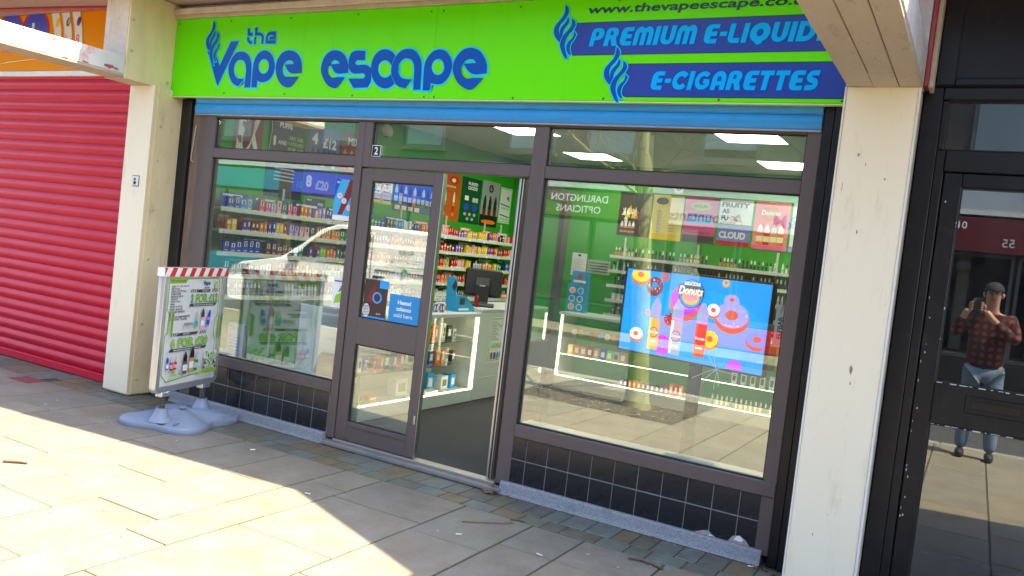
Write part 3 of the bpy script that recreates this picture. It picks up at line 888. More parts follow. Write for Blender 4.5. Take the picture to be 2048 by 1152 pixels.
HEAVY = {   # rounded heavy capitals: (width, outline, holes)
    'P': (0.78, [(0, 0), (.27, 0), (.27, .33), (.45, .33)] + arc_(.45, .665, .33, .335, -90, 90) + arc_(.25, .75, .25, .25, 90, 180, 5), [[(.27, .54), (.40, .54), (.46, .665), (.40, .79), (.27, .79)]]),
    'R': (0.82, [(0, 0), (.27, 0), (.27, .36), (.36, .36), (.50, 0), (.82, 0), (.66, .42)] + arc_(.43, .70, .32, .30, -30, 90) + arc_(.25, .75, .25, .25, 90, 180, 5), [[(.27, .58), (.40, .58), (.45, .69), (.40, .80), (.27, .80)]]),
    'E': (0.70, [(.70, 0), (.30, 0)] + arc_(.3, .3, .3, .3, 270, 180, 6) + arc_(.3, .7, .3, .3, 180, 90, 6) + [(.70, 1), (.70, .77), (.34, .77), (.34, .615), (.64, .615), (.64, .385), (.34, .385), (.34, .23), (.70, .23)], []),
    'M': (1.06, [(0, 0)] + arc_(.30, .66, .30, .34, 180, 50) + arc_(.76, .66, .30, .34, 130, 0) + [(1.06, 0), (.80, 0), (.80, .68), (.66, .68), (.66, 0), (.40, 0), (.40, .68), (.26, .68), (.26, 0)], []),
    'I': (0.27, [(0, 0), (.27, 0), (.27, 1), (0, 1)], []),
    'U': (0.78, [(0, 1)] + arc_(.39, .38, .39, .38, 180, 360, 11) + [(.78, 1), (.51, 1)] + arc_(.39, .37, .12, .14, 360, 180, 6) + [(.27, 1)], []),
    'L': (0.62, [(0, 1), (.27, 1), (.27, .25), (.62, .25), (.62, 0), (.28, 0)] + arc_(.28, .28, .28, .28, 270, 180, 5), []),
    'Q': (1.0, arc_(.5, .5, .5, .5, 0, 250, 14) + [(.47, -.12), (.72, -.05), (.70, .05)] + arc_(.5, .5, .5, .5, 297, 350, 5), [ell(.5, .5, .17, .20, n=14)]),
    'D': (0.86, [(0, 0), (.38, 0)] + arc_(.38, .5, .48, .5, -90, 90, 11) + [(0, 1)], [[(.27, .25)] + arc_(.38, .5, .20, .25, -90, 90, 7) + [(.27, .75)]]),
    'S': (0.66, thick([(.62, .87), (.34, .87)] + arc_(.32, .69, .18, .18, 100, 260, 6) + arc_(.36, .32, .18, .18, 85, -80, 6) + [(.03, .13)], .26), []),
    'C': (0.84, thick(arc_(.48, .5, .35, .37, 38, 322, 15), .27), []),
    'G': (0.88, thick(arc_(.47, .5, .34, .37, 42, 330, 15) + [(.76, .46), (.48, .46)], .24), []),
    'A': (0.78, [(0, 0)] + arc_(.39, .56, .39, .44, 180, 0, 11) + [(.78, 0), (.51, 0), (.51, .24), (.27, .24), (.27, 0)], [[(.27, .47), (.51, .47), (.51, .62), (.45, .72), (.33, .72), (.27, .62)]]),
    'T': (0.72, [(0, 1), (.72, 1), (.72, .76), (.495, .76), (.495, 0), (.225, 0), (.225, .76), (0, .76)], []),
    '-': (0.36, [(0, .37), (.36, .37), (.36, .60), (0, .60)], [])}
def heavy(art, s, x, z, w, h, m, mo, shear=0.16):
    tot = sum(0.36 if c == ' ' else HEAVY[c][0] + 0.10 for c in s) - 0.10
    kx = (w - shear * h) / tot
    for pas in (0, 1):
        cx_ = 0
        for c in s:
            if c == ' ':
                cx_ += 0.36
                continue
            wd, out, holes = HEAVY[c]
            T_ = lambda P_: [(x + (cx_ + px) * kx + shear * py * h, z + py * h) for px, py in P_]
            if pas == 0:
                art.k -= art.step * 0.8
                art.poly(offset_poly(T_(out), 0.0055), mo)
            else:
                art.k -= art.step * 0.8
                art.poly(T_(out), m, [T_(hh) for hh in holes])
            cx_ += wd + 0.10
        art.k += art.step * 2
# banners with rounded left ends
def banner(x0, x1, z0, z1, r=0.03):
    return [(x1, z0), (x1, z1)] + [(x0 + r + r * cos(a), z1 - r + r * sin(a)) for a in [pi / 2 + k * pi / 12 for k in range(7)]] + [(x0 + r + r * cos(a), z0 + r + r * sin(a)) for a in [pi + k * pi / 12 for k in range(7)]]
for (x0, z0, z1) in ((-0.14, 2.879, 3.076), (0.245, 2.620, 2.815)):
    a = Art(S0, U, V)
    bp = banner(x0, 1.546, z0, z1)
    a.poly(banner(x0 - 0.004, 1.546, z0 - 0.005, z1 + 0.005), m_sdark)
    a.poly(bp, m_banner)
    a.build('banner', sg)
a = Art(S0, U, V, off=0.0022)
heavy(a, 'PREMIUM E-LIQUIDS', -0.020, 2.930, 1.455, 0.112, m_lblue, m_navy)
a.build('lettering', sg)
a = Art(S0, U, V, off=0.0022)
heavy(a, 'E-CIGARETTES', 0.417, 2.661, 0.98, 0.110, m_lblue, m_navy)
a.build('lettering', sg)
a = Art(S0, U, V, off=0.0022)
a.text('www.thevapeescape.co.uk', -0.052, 3.118, m_sdark, h=0.068, w=1.385, bold=0.022, shear=0.12)
a.build('lettering', sg)
def flame(art, dx, dz, sx, sz, outline=True):
    P = {k: [(dx + (x + 0.213) * sx, dz + (z - 3.197) * sz) for x, z in LOGO[k]] for k in ('f1', 'f2', 'f3', 'f4')}
    P = {k: smooth_poly(v, 62, 4) for k, v in P.items()}
    if outline:
        for k in P:
            art.poly(offset_poly(P[k], 0.0065), m_cyan)
    for k in ('f1', 'f2', 'f4', 'f3'):
        if outline and k == 'f3':
            art.poly(offset_poly(P[k], 0.004), m_cyan)
        art.poly(P[k], m_navy)
a = Art(S0, U, V, off=0.004)
flame(a, -0.213, 3.197, 1, 1)
a.build('flame_emblem', sg)
a = Art(S0, U, V, off=0.004)
flame(a, 0.171, 2.926, 1, 1)
a.build('flame_emblem', sg)
smo = {k: smooth_poly(LOGO[k], 48, 4) for k in ('V', 'a1', 'p1', 'e1', 'e2', 's2', 'c2', 'a2', 'p2', 'e3', 't1', 't2', 'h1', 'h2', 'et')}
for nm, keys, o_ in (('lettering', ('t1', 't2', 'h1', 'h2', 'et'), 0.009), ('lettering', ('a1', 'p1', 'e1', 'V'), 0.012), ('lettering', ('e2', 's2', 'c2', 'a2', 'p2', 'e3'), 0.012)):
    a = Art(S0, U, V, off=0.0006)
    for k in keys:
        a.poly(offset_poly(smo[k], o_), m_cyan)
    for k in keys:
        if k == 'a2':
            a.poly(offset_poly(smo[k], 0.003), m_cyan)
        a.poly(smo[k], m_navy)
        if k + 'h' in LOGO:
            a.poly(LOGO[k + 'h'], m_cyan)
            a.poly(offset_poly(LOGO[k + 'h'], -0.011), m_signgreen)
    a.build(nm, sg)
a = Art(S0, U, V, off=0.006)
flame(a, -3.464, 3.213, 1.02, 1.07)
a.build('flame_emblem', sg)
# ------------------------------------------------------------------ red shutter shop on the left
m_redsh = mat('red_shutter_paint', (0.60, 0.010, 0.040), 0.38, var=0.35, scale=3, col2=(0.46, 0.008, 0.028), spec=0.28, dirt=0.28, dirtcol=(0.42, 0.06, 0.07), dscale=4, stretch=(0.8, 3, 3))
rs = thing('roller_shutter', 'closed crimson roller shutter of the neighbouring shop', 'shutter')
sp = 0.0985
me_sl = MB().extrude(slat_profile(0, 0.006, sp - 0.002, 0.017, n=8), 'x', -7.6, -4.214).build('slat', m_redsh, rs, smooth=True)
me_sl.location = (0, -0.045, 0.075)
for k in range(1, 28):
    o = link('slat', me_sl.data, rs, (0, -0.045 + random.uniform(-0.0015, 0.0015), 0.075 + k * sp))
    o.rotation_euler = (random.uniform(-0.025, 0.025), random.uniform(-0.0004, 0.0004), 0)
B('backing', m_redsh, rs, -7.6, -4.214, -0.036, -0.02, 0.0, 2.755)
B('bottom_bar', m_redsh, rs, -7.6, -4.214, -0.068, -0.037, 0.003, 0.075, b=0.006)
ns = thing('fascia_sign', 'orange neighbouring fascia sign with blue balls and white slot reels', 'sign')
m_orange = mat('orange_sign_face', (0.84, 0.30, 0.0), 0.5, var=0.3, scale=2, col2=(0.78, 0.24, 0.0), spec=0.08)
B('panel', m_orange, ns, -7.6, -4.236, -0.072, -0.04, 2.815, 3.362)
B('white_trim', m_whitetrim, ns, -7.6, -4.236, -0.080, -0.036, 2.762, 2.812)
a = Art((0, -0.072, 0), U, V)
I_sblue = ink('sign_ball_blue', 70, 80, 205)
for cx_ in (-6.40, -5.97):
    a.poly(ell(cx_, 3.20, 0.235, 0.205), I_red)
    a.poly(ell(cx_, 3.20, 0.205, 0.185), I_sblue)
a.text('L', -6.03, 3.11, I_white, h=0.17, w=0.12, bold=0.03)
a.text('E', -6.46, 3.11, I_white, h=0.17, w=0.12, bold=0.03)
for k, (x_, ch) in enumerate(((-5.72, 'P'), (-5.555, 'L'), (-5.39, '8'))):
    a.poly([(x_, 3.36), (x_ + 0.12, 3.36), (x_ + 0.175, 3.20), (x_ + 0.20, 3.02), (x_ + 0.09, 3.04), (x_ + 0.06, 3.20)], I_white)
    a.poly(ell(x_ + 0.115, 3.27, 0.030, 0.045, t=-0.4), (I_yellow, I_grey, I_purple)[k])
    a.poly(ell(x_ + 0.125, 3.275, 0.016, 0.030, t=-0.4), (I_yellow, I_lgrey, I_dred)[k])
    a.text(ch, x_ + 0.085, 3.06, I_pink, h=0.09, bold=0.03)
for pts in ([(-6.9, 2.83), (-6.4, 2.90), (-5.9, 2.93), (-5.55, 2.925)], [(-5.42, 2.84), (-5.41, 2.925)], [(-5.3, 2.83), (-5.15, 2.87), (-4.95, 2.90)]):
    a.line(pts, 0.008, I_yellow)
a.build('print', ns)

# ------------------------------------------------------------------ black shopfront on the right
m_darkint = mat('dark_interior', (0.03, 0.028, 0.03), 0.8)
bkf = thing('shopfront', 'black painted neighbouring shopfront at the far right with glazed door', 'shopfront')
m_bglass = glassmat('dark_shop_glass', (0.50, 0.53, 0.57), 0.15, wav=0.01, dust=0.04)
B('jamb', m_blackpaint, bkf, 1.916, 2.005, -0.012, 0.06, 0.0, 2.69)
B('jamb', m_blackpaint, bkf, 2.0055, 2.050, 0.0, 0.06, 0.0, 2.372)
B('fascia', m_blackpaint, bkf, 1.960, 4.6, -0.008, 0.05, 2.692, 3.30)
B('fascia_rim', m_blackpaint, bkf, 1.962, 2.05, -0.026, -0.009, 2.70, 3.30)
B('fascia_rim', m_blackpaint, bkf, 2.051, 4.6, -0.026, -0.009, 2.70, 2.735)
B('rail', m_blackpaint, bkf, 2.006, 4.6, -0.014, 0.06, 2.628, 2.690)
B('transom_frame', m_blackpaint, bkf, 2.006, 2.034, 0.004, 0.05, 2.373, 2.627)
B('rail', m_blackpaint, bkf, 2.051, 4.6, -0.004, 0.06, 2.262, 2.372)
pane(2.034, 3.5, 2.372, 2.628, bkf, m_bglass, y=0.030)
B('rail_end', m_blackpaint, bkf, 3.5, 4.6, 0.0, 0.06, 2.373, 2.627)
dd = MB()
for q in ((2.056, 2.142, 0.05, 2.258), (2.96, 3.05, 0.05, 2.258), (2.142, 2.96, 2.186, 2.258), (2.142, 2.96, 0.963, 1.180), (2.142, 2.96, 0.05, 0.13)):
    dd.cbox(q[0], q[1], 0.012, 0.056, q[2], q[3], b=0.004)
dr = dd.build('door', m_blackpaint, bkf)
pane(2.142, 2.96, 1.180, 2.186, dr, m_bglass, y=0.034)
pane(2.142, 2.96, 0.13, 0.963, dr, m_bglass, y=0.034)
B('letter_plate', m_blackpaint, dr, 2.29, 2.56, 0.006, 0.0125, 1.045, 1.135, b=0.003)
B('letter_flap', mat('letter_flap_black', (0.006, 0.006, 0.007), 0.3), dr, 2.315, 2.53, 0.0025, 0.0065, 1.068, 1.112, b=0.002)
B('jamb', m_blackpaint, bkf, 3.051, 3.14, 0.0, 0.06, 0.0, 2.261)
B('stall_riser', m_blackpaint, bkf, 3.141, 4.6, 0.0, 0.06, 0.0, 0.6)
pane(3.141, 4.6, 0.60, 2.261, bkf, m_bglass, y=0.030)
B('step', m_step, bkf, 2.051, 3.05, -0.03, 0.06, 0.0, 0.046, b=0.006)
fl = MB()
rng = random.Random(9)
for (x0, x1, z) in ((2.15, 2.62, 1.1805), (2.15, 2.62, 0.9625)):
    x = x0
    while x < x1:
        w = rng.uniform(0.005, 0.05)
        h = rng.uniform(0.002, 0.006)
        if rng.random() < 0.75:
            fl.box(x, x + w, 0.0105, 0.0125, z - h, z + 0.0004)
        x += w + rng.uniform(0.002, 0.03)
for k in range(22):
    x, z = rng.choice((2.063, 2.075, 2.138)), rng.uniform(0.4, 2.2)
    fl.box(x, x + rng.uniform(0.002, 0.006), 0.0105, 0.0125, z, z + rng.uniform(0.002, 0.014))
fl.build('paint_flakes', mat('old_white_paint', (0.55, 0.54, 0.50), 0.8), dr)
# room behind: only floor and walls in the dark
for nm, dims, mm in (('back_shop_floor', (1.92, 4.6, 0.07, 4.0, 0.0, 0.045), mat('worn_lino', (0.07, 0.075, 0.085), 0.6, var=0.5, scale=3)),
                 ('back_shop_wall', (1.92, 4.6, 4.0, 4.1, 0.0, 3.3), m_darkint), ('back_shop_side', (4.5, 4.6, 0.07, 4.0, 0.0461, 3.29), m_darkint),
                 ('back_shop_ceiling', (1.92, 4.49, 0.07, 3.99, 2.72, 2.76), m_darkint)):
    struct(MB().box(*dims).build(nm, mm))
for k, (x_, y_, rz_, c, lb) in enumerate(((2.46, 0.83, 0.3, I_sky, 'blue envelope on the floor inside the black door'), (2.60, 0.88, -0.2, I_white, 'white letter on the floor inside the black door'), (2.28, 0.95, 0.8, I_lgrey, 'grey flyer on the floor inside the black door'))):
    o = B('envelope', c, None, -0.11, 0.11, -0.055, 0.055, 0.0, 0.003, b=0.001)
    o.location = (x_, y_, 0.047)
    o.rotation_euler = (0, 0, rz_)
    tag(o, lb, 'envelope')

# ------------------------------------------------------------------ pavement sign (swing poster board on a water base)
ps = thing('pavement_sign', 'silver framed poster board on a pale blue base with red and white striped top', 'pavement sign', (-2.94, -0.445, 0), 0.0)
ang = math.atan2(0.80, -0.22)                # run of the board on the ground
ps.rotation_euler = (0, 0, ang + pi)         # local +X runs along the board towards the street; local -Y... face looks to +Y
# local frame: x along board (street side +), y normal, z up
m_alu = mat('silver_frame', (0.62, 0.64, 0.66), 0.32, metal=0.75, var=0.15, scale=6)
m_base = mat('pale_blue_plastic', (0.235, 0.28, 0.37), 0.45, var=0.3, scale=5, col2=(0.20, 0.235, 0.31), dirt=0.4, dirtcol=(0.16, 0.16, 0.15), dscale=9)
m_paper = mat('poster_paper', (0.84, 0.83, 0.85), 0.4)
HW = 0.387
# base: four-lobed moulded slab
def base_mesh():
    n = 72
    prof = [(1.0, 0.0), (1.012, 0.010), (1.012, 0.040), (0.995, 0.050), (0.94, 0.055), (0.80, 0.066), (0.60, 0.084), (0.40, 0.098), (0.2, 0.104), (0.0, 0.105)]
    vs = []
    for s_, z in prof:
        for k in range(n):
            t = 2 * pi * k / n
            c, s2 = cos(t), sin(t)
            r = 1.0 / ((abs(c / 0.410) ** 3.0 + abs(s2 / 0.375) ** 3.0) ** (1 / 3.0))
            r *= 1.0 - 0.24 * (s2 * s2) ** 4 - 0.16 * (c * c) ** 5
            zz = z - (0.030 * (0.5 + 0.5 * cos(4 * t)) * min(1.0, s_ * 1.4) * (1 if 0.3 < s_ < 0.97 else 0))
            vs.append((r * s_ * c, r * s_ * s2, zz))
    fs = [(i * n + k, i * n + (k + 1) % n, (i + 1) * n + (k + 1) % n, (i + 1) * n + k) for i in range(len(prof) - 1) for k in range(n)]
    fs.append(tuple(reversed(range(n))))
    return vs, fs
mb = MB()
mb.add(*base_mesh())
base = mb.build('base', m_base, ps, smooth=True)
for sx_ in (-1, 1):
    MB().lathe([(0.085, 0.05), (0.06, 0.09), (0.042, 0.130), (0.040, 0.148)], (sx_ * 0.25, 0, 0), n=20).build('socket', m_base, base, smooth=True)
    pts = []
    sp_ = MB()
    sp_.tube([(sx_ * 0.25 + 0.021 * cos(a), 0.021 * sin(a), 0.14 + 0.105 * k / 60) for k, a in [(k, k * 2 * pi / 10) for k in range(61)]], 0.0048, n=6)
    sp_.lathe([(0.015, 0.14), (0.015, 0.25)], (sx_ * 0.25, 0, 0), n=10)
    sp_.build('spring', mat('rusty_spring', (0.16, 0.12, 0.10), 0.5, metal=0.6, var=0.6, scale=40), ps)
    MB().cbox(sx_ * 0.25 - 0.055, sx_ * 0.25 + 0.055, -0.03, 0.03, 0.235, 0.275, b=0.008).build('clamp', m_alu, ps)
MB().lathe([(0.028, 0.115), (0.028, 0.121), (0.020, 0.124)], (0.02, 0.02, 0), n=16).build('filler_cap', m_base, base)
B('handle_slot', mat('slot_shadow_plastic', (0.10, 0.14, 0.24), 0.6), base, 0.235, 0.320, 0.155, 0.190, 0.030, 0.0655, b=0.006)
# frame with rounded bottom corners
fr = MB()
def rrect(x0, x1, z0, z1, r, n=6):
    P = []
    for cx_, cz_, a0 in ((x1 - r, z1 - r, 0), (x0 + r, z1 - r, pi / 2), (x0 + r, z0 + r, pi), (x1 - r, z0 + r, 1.5 * pi)):
        P += [(cx_ + r * cos(a0 + k * pi / 2 / n), cz_ + r * sin(a0 + k * pi / 2 / n)) for k in range(n + 1)]
    return P
zb_, zt_ = 0.268, 1.185
outer = rrect(-HW, HW, zb_, zt_, 0.05)
inner = rrect(-HW + 0.045, HW - 0.045, zb_ + 0.045, zt_ - 0.045, 0.02)
n_ = len(outer)
for (ya, yb) in ((-0.026, 0.026),):
    lip = [(x * 0.985, (z - 0.73) * 0.985 + 0.73) for x, z in outer]
    rings = [[(x, -0.020, z) for x, z in outer], [(x, 0.020, z) for x, z in outer], [(x, 0.028, z) for x, z in lip], [(x, 0.028, z) for x, z in inner], [(x, 0.018, z) for x, z in inner],
             [(x, -0.018, z) for x, z in inner], [(x, -0.028, z) for x, z in inner], [(x, -0.028, z) for x, z in lip]]
    vs = [p for r in rings for p in r]
    fs = [(i * n_ + k, i * n_ + (k + 1) % n_, ((i + 1) % 8) * n_ + (k + 1) % n_, ((i + 1) % 8) * n_ + k) for i in range(8) for k in range(n_)]
    fr.add(vs, fs)
fr.build('frame', m_alu, ps, smooth=True)
po = B('poster', m_paper, ps, -HW + 0.046, HW - 0.046, -0.017, 0.017, zb_ + 0.046, zt_ - 0.046, b=0.001)
B('cover_sheet', glassmat('clear_cover', (0.98, 0.98, 0.98), 0.0), ps, -HW + 0.046, HW - 0.046, 0.0225, 0.0235, zb_ + 0.046, zt_ - 0.046, b=0.0002)
# print on the face that looks to the street (+y local); u runs right as seen by the viewer = -x local
a = Art((HW - 0.05, 0.017, zb_ + 0.05), (-1, 0, 0), (0, 0, 1), step=0.00018)
W_, H_ = 2 * HW - 0.10, zt_ - zb_ - 0.10
def PX(x):           # poster coordinates from 0..1
    return x * W_
def PY(y):
    return y * H_
I_olive = ink('poster_lime', 150, 195, 60)
I_pdark = ink('poster_dark', 62, 60, 74)
def frame_line(col, w, k):
    P_ = [(0.03 + k, 0.98 - k), (0.30, 0.98 - k), (0.80, 0.98 - k), (0.93, 0.98 - k), (0.97 - k, 0.92), (0.97 - k, 0.62), (0.93 - k, 0.58), (0.93 - k, 0.42), (0.97 - k, 0.38), (0.97 - k, 0.06 + k), (0.55, 0.06 + k), (0.12, 0.03 + k), (0.03 + k, 0.10), (0.03 + k, 0.46), (0.07 + k, 0.50), (0.07 + k, 0.66), (0.03 + k, 0.70), (0.03 + k, 0.98 - k)]
    a.line([(PX(x), PY(y)) for x, y in P_], w, col)
frame_line(I_olive, 0.011, 0.0)
a.poly([(PX(x), PY(y)) for x, y in ((0.03, 0.98), (0.36, 0.98), (0.32, 0.935), (0.03, 0.935))], I_olive)
a.text('THE VAPE ESCAPE', PX(0.05), PY(0.945), I_dgreen, h=0.018, w=PX(0.26), bold=0.02)
lines = ['SALTY AS FU*K', 'ELFLIQ', 'SKE CRYSTAL', 'DRIFTER', 'SERIOUSLY', 'NEXUS', 'MARYLIQ', 'WAM', 'BAR JUICE', 'POD SALTS', 'CLOUD NURDZ', 'ELUX', 'LITTLE DESSERTS', 'CRYSTAL CLEAR']
for k, t in enumerate(lines):
    a.text(t, PX(0.07), PY(0.90 - 0.0235 * k), I_pdark, h=0.0150, w=0.0205 * len(t) * 0.80, bold=0.03, shear=0.15)
def flash(x, y, w, main, cap, sub, hm):
    a.poly([(PX(x + 0.12), PY(y + hm + 0.035)), (PX(x + w * 0.72), PY(y + hm + 0.035)), (PX(x + w * 0.68), PY(y + hm + 0.008)), (PX(x + 0.10), PY(y + hm + 0.008))], I_pdark)
    a.text(cap, PX(x + 0.20), PY(y + hm + 0.014), I_white, h=0.012, bold=0.02)
    for s_ in range(4):
        for bx in (x - 0.02 + s_ * 0.033, x + w * 0.76 + s_ * 0.033):
            a.poly([(PX(bx), PY(y + hm + 0.008)), (PX(bx + 0.015), PY(y + hm + 0.008)), (PX(bx + 0.032), PY(y + hm + 0.040)), (PX(bx + 0.017), PY(y + hm + 0.040))], I_pdark)
    a.text(main, PX(x - 0.006), PY(y - 0.006), I_dgreen, h=PY(hm) * 0.82 + 0.010, w=PX(w) + 0.010, bold=0.05, shear=0.0)
    a.text(main, PX(x), PY(y), I_lime, h=PY(hm) * 0.82, w=PX(w), bold=0.025, shear=0.0)
    a.poly([(PX(x - 0.01), PY(y - 0.012)), (PX(x + w), PY(y - 0.012)), (PX(x + w - 0.03), PY(y - 0.040)), (PX(x - 0.03), PY(y - 0.040))], I_pdark)
    a.text(sub, PX(x + 0.05), PY(y - 0.033), I_white, h=0.010, w=PX(w * 0.75), bold=0.02)
flash(0.43, 0.755, 0.50, '3 FOR £12', 'NIC SALTS', 'MIX & MATCH ALL NIC SALT BRANDS', 0.085)
flash(0.14, 0.345, 0.66, '6 FOR £20', 'NIC SALTS', 'MIX & MATCH ALL NIC SALT BRANDS', 0.095)
a.text('Vape', PX(0.62), PY(0.905), I_navy, h=0.045, bold=0.04)
a.text('ESCAPE', PX(0.66), PY(0.882), I_navy, h=0.014, bold=0.04)
a.poly([(PX(x), PY(y)) for x, y in ((0.86, 0.945), (0.90, 0.955), (0.925, 0.90), (0.90, 0.87), (0.845, 0.885))], I_olive)
a.poly([(PX(x), PY(y)) for x, y in ((0.872, 0.93), (0.893, 0.937), (0.91, 0.90), (0.89, 0.885), (0.862, 0.893))], I_lgrey)
def pbottle(x, y, h, body, cap, lab, tilt=0.0):
    def R(px, py):
        c, s_ = cos(tilt), sin(tilt)
        return (PX(x) + (px * c - py * s_), PY(y) + (px * s_ + py * c))
    w = h * 0.15
    a.poly([R(-w, 0), (R(w, 0)), R(w, h * 0.58), R(-w, h * 0.58)], body)
    a.poly([R(-w, h * 0.15), (R(w, h * 0.15)), R(w, h * 0.42), R(-w, h * 0.42)], lab)
    a.poly([R(-w * 0.9, h * 0.58), (R(w * 0.9, h * 0.58)), R(w * 0.85, h * 0.78), R(w * 0.25, h), R(-w * 0.25, h), R(-w * 0.85, h * 0.78)], cap)
pbottle(0.56, 0.505, 0.13, I_lime, I_lgrey, I_sky)
pbottle(0.67, 0.495, 0.16, I_lpink, I_pdark, I_white)
pbottle(0.765, 0.505, 0.14, I_lilac, I_blue, I_blue, -0.18)
a.rect(PX(0.33), PY(0.525), PX(0.50), PY(0.54), I_lgrey)
for k in range(14):
    a.rect(PX(0.33 + k * 0.0125), PY(0.540), PX(0.336 + k * 0.0125), PY(0.568), I_grey)
pbottle(0.10, 0.145, 0.10, I_sky, I_blue, I_white, 0.05)
pbottle(0.165, 0.135, 0.105, I_red, I_lgrey, I_lpink, 0.0)
pbottle(0.225, 0.14, 0.10, I_red, I_lpink, I_lpink, -0.15)
pbottle(0.41, 0.085, 0.17, I_grey, I_black, I_white, 0.03)
pbottle(0.52, 0.095, 0.19, I_tan, I_black, I_white, -0.03)
pbottle(0.60, 0.10, 0.15, I_green, I_lgrey, I_lgrey, -0.12)
rng = random.Random(21)
for k in range(40):
    x, y = rng.uniform(0.13, 0.31), rng.uniform(0.055, 0.14)
    a.line([(PX(x), PY(y)), (PX(x + rng.uniform(-0.04, 0.04)), PY(y + rng.uniform(-0.02, 0.02)))], 0.004, rng.choice((I_lime, I_olive, I_dgreen)))
for i in range(9):
    for j in range(9):
        a.poly(ell(PX(0.74 + i * 0.0235 + rng.uniform(-.006, .006)), PY(0.12 + j * 0.0185), rng.uniform(0.006, 0.011), n=6), rng.choice((I_lime, I_olive, I_dgreen, I_white, I_lgrey)))
a.poly([(PX(x), PY(y)) for x, y in ((0.62, 0.095), (0.96, 0.105), (0.96, 0.07), (0.60, 0.062))], I_olive)
a.text('www.thevapeescape.co.uk', PX(0.66), PY(0.075), I_dgreen, h=0.012, w=PX(0.27), bold=0.02)
a.poly([(PX(x), PY(y)) for x, y in ((0.03, 0.46), (0.075, 0.50), (0.075, 0.66), (0.03, 0.70))], I_olive)
a.poly([(PX(x), PY(y)) for x, y in ((0.97, 0.64), (0.925, 0.60), (0.925, 0.42), (0.97, 0.38))], I_olive)
for k in range(9):
    a.poly([(PX(0.035), PY(0.49 + k * 0.021)), (PX(0.065), PY(0.505 + k * 0.021)), (PX(0.065), PY(0.513 + k * 0.021)), (PX(0.035), PY(0.498 + k * 0.021))], I_dgreen)
    a.poly([(PX(0.94), PY(0.40 + k * 0.025)), (PX(0.985), PY(0.425 + k * 0.025)), (PX(0.985), PY(0.437 + k * 0.025)), (PX(0.94), PY(0.412 + k * 0.025))], I_pdark)
a.build('print', po)
# striped cap along the top edge
cp = MB()
npatch = 14
x0_ = -HW - 0.012
wst = (2 * HW + 0.024) / npatch
sk = 0.035
for k in range(npatch + 1):
    xa, xb = x0_ + k * wst, x0_ + (k + 1) * wst
    lo, hi = x0_, -x0_
    def cl(v):
        return max(lo, min(hi, v))
    mi = k % 2
    for y in (0.031, -0.031):
        q = [(cl(xa), y, 1.135), (cl(xb), y, 1.135), (cl(xb - sk), y, 1.200), (cl(xa - sk), y, 1.200)]
        cp.add(q, [(0, 1, 2, 3)], mi)
    cp.add([(cl(xa - sk), 0.031, 1.200), (cl(xb - sk), 0.031, 1.200), (cl(xb - sk), -0.031, 1.200), (cl(xa - sk), -0.031, 1.200)], [(0, 1, 2, 3)], mi)
cp.box(x0_ - 0.001, x0_, -0.0309, 0.0309, 1.135, 1.1995, 0)
cp.box(-x0_, -x0_ + 0.001, -0.0309, 0.0309, 1.135, 1.1995, 1)
cp.build('striped_cap', [mat('cap_red', (0.62, 0.02, 0.02), 0.4), mat('cap_white', (0.80, 0.80, 0.80), 0.4)], ps)
# ------------------------------------------------------------------ shop interior
WX, BY, CZ, FZ = -3.72, 5.65, 2.90, 0.05
m_gwall = mat('green_wall_paint', (0.030, 0.36, 0.012), 0.55, var=0.12, scale=2)
m_gdark = mat('green_laminate', (0.05, 0.36, 0.035), 0.4)
m_carpet = mat('charcoal_carpet', (0.045, 0.045, 0.048), 0.95, var=0.6, scale=120, bump=0.5, bscale=300, dirt=0.3, dirtcol=(0.075, 0.07, 0.06), dscale=4)
m_ceil = mat('ceiling_tile', (0.66, 0.65, 0.58), 0.9, var=0.12, scale=60, bump=0.15, bscale=200)
m_grid = mat('ceiling_grid', (0.22, 0.22, 0.20), 0.6)
struct(MB().box(-3.93, 1.56, 0.056, BY + 0.2, -0.005, FZ).build('shop_floor', m_carpet))
wl_ = struct(MB().box(WX - 0.12, WX, 0.12, BY, FZ, 3.29).build('wall_left', m_gwall))
wb_ = struct(MB().box(-3.92, 1.56, BY, BY + 0.12, FZ, 3.29).build('wall_back', m_gwall))
struct(MB().box(1.50, 1.558, 0.09, BY - 0.001, FZ, 3.29).build('wall_right', m_gwall))
struct(MB().box(WX, -3.60, 0.115, 0.135, FZ, 2.56).build('wall_return', m_gwall))
struct(MB().box(-3.715, 1.495, 0.08, 0.115, 2.57, 3.29).build('wall_bulkhead', m_gwall))
ceil = struct(MB().box(-3.719, 1.499, 0.116, BY - 0.001, CZ + 0.006, CZ + 0.03).build('ceiling', m_grid))
me_t = MB().cbox(0.004, 0.596, 0.004, 0.596, 0.0, 0.0058, b=0.003).mesh('ceiling_tile', m_ceil)
m_led = emat('led_panel_light', (1.0, 0.97, 0.86), 4.8)
gx, gy = -2.43, 2.68
xs = [gx + 0.6 * k for k in range(-3, 8)]
ysq = [gy + 0.6 * k for k in range(-5, 6)]
LED = [(-2.43, 2.68), (-2.43, 4.48), (-0.03, 2.68), (-0.03, 4.48), (-2.43, 0.88), (-0.03, 0.88)]
for x in xs:
    for y in ysq:
        a0, a1, b0, b1 = max(x, -3.718), min(x + 0.6, 1.498), max(y, 0.117), min(y + 0.6, BY - 0.002)
        if a1 - a0 < 0.03 or b1 - b0 < 0.03:
            continue
        if any(abs(x - lx) < 0.01 and abs(y - ly) < 0.01 for lx, ly in LED):
            continue
        if a1 - a0 > 0.599 and b1 - b0 > 0.599:
            link('ceiling_tile', me_t, ceil, (x, y, CZ))
        else:
            MB().cbox(a0 + 0.004, a1 - 0.004, b0 + 0.004, b1 - 0.004, CZ, CZ + 0.0058, b=0.003).build('ceiling_tile', m_ceil, ceil)
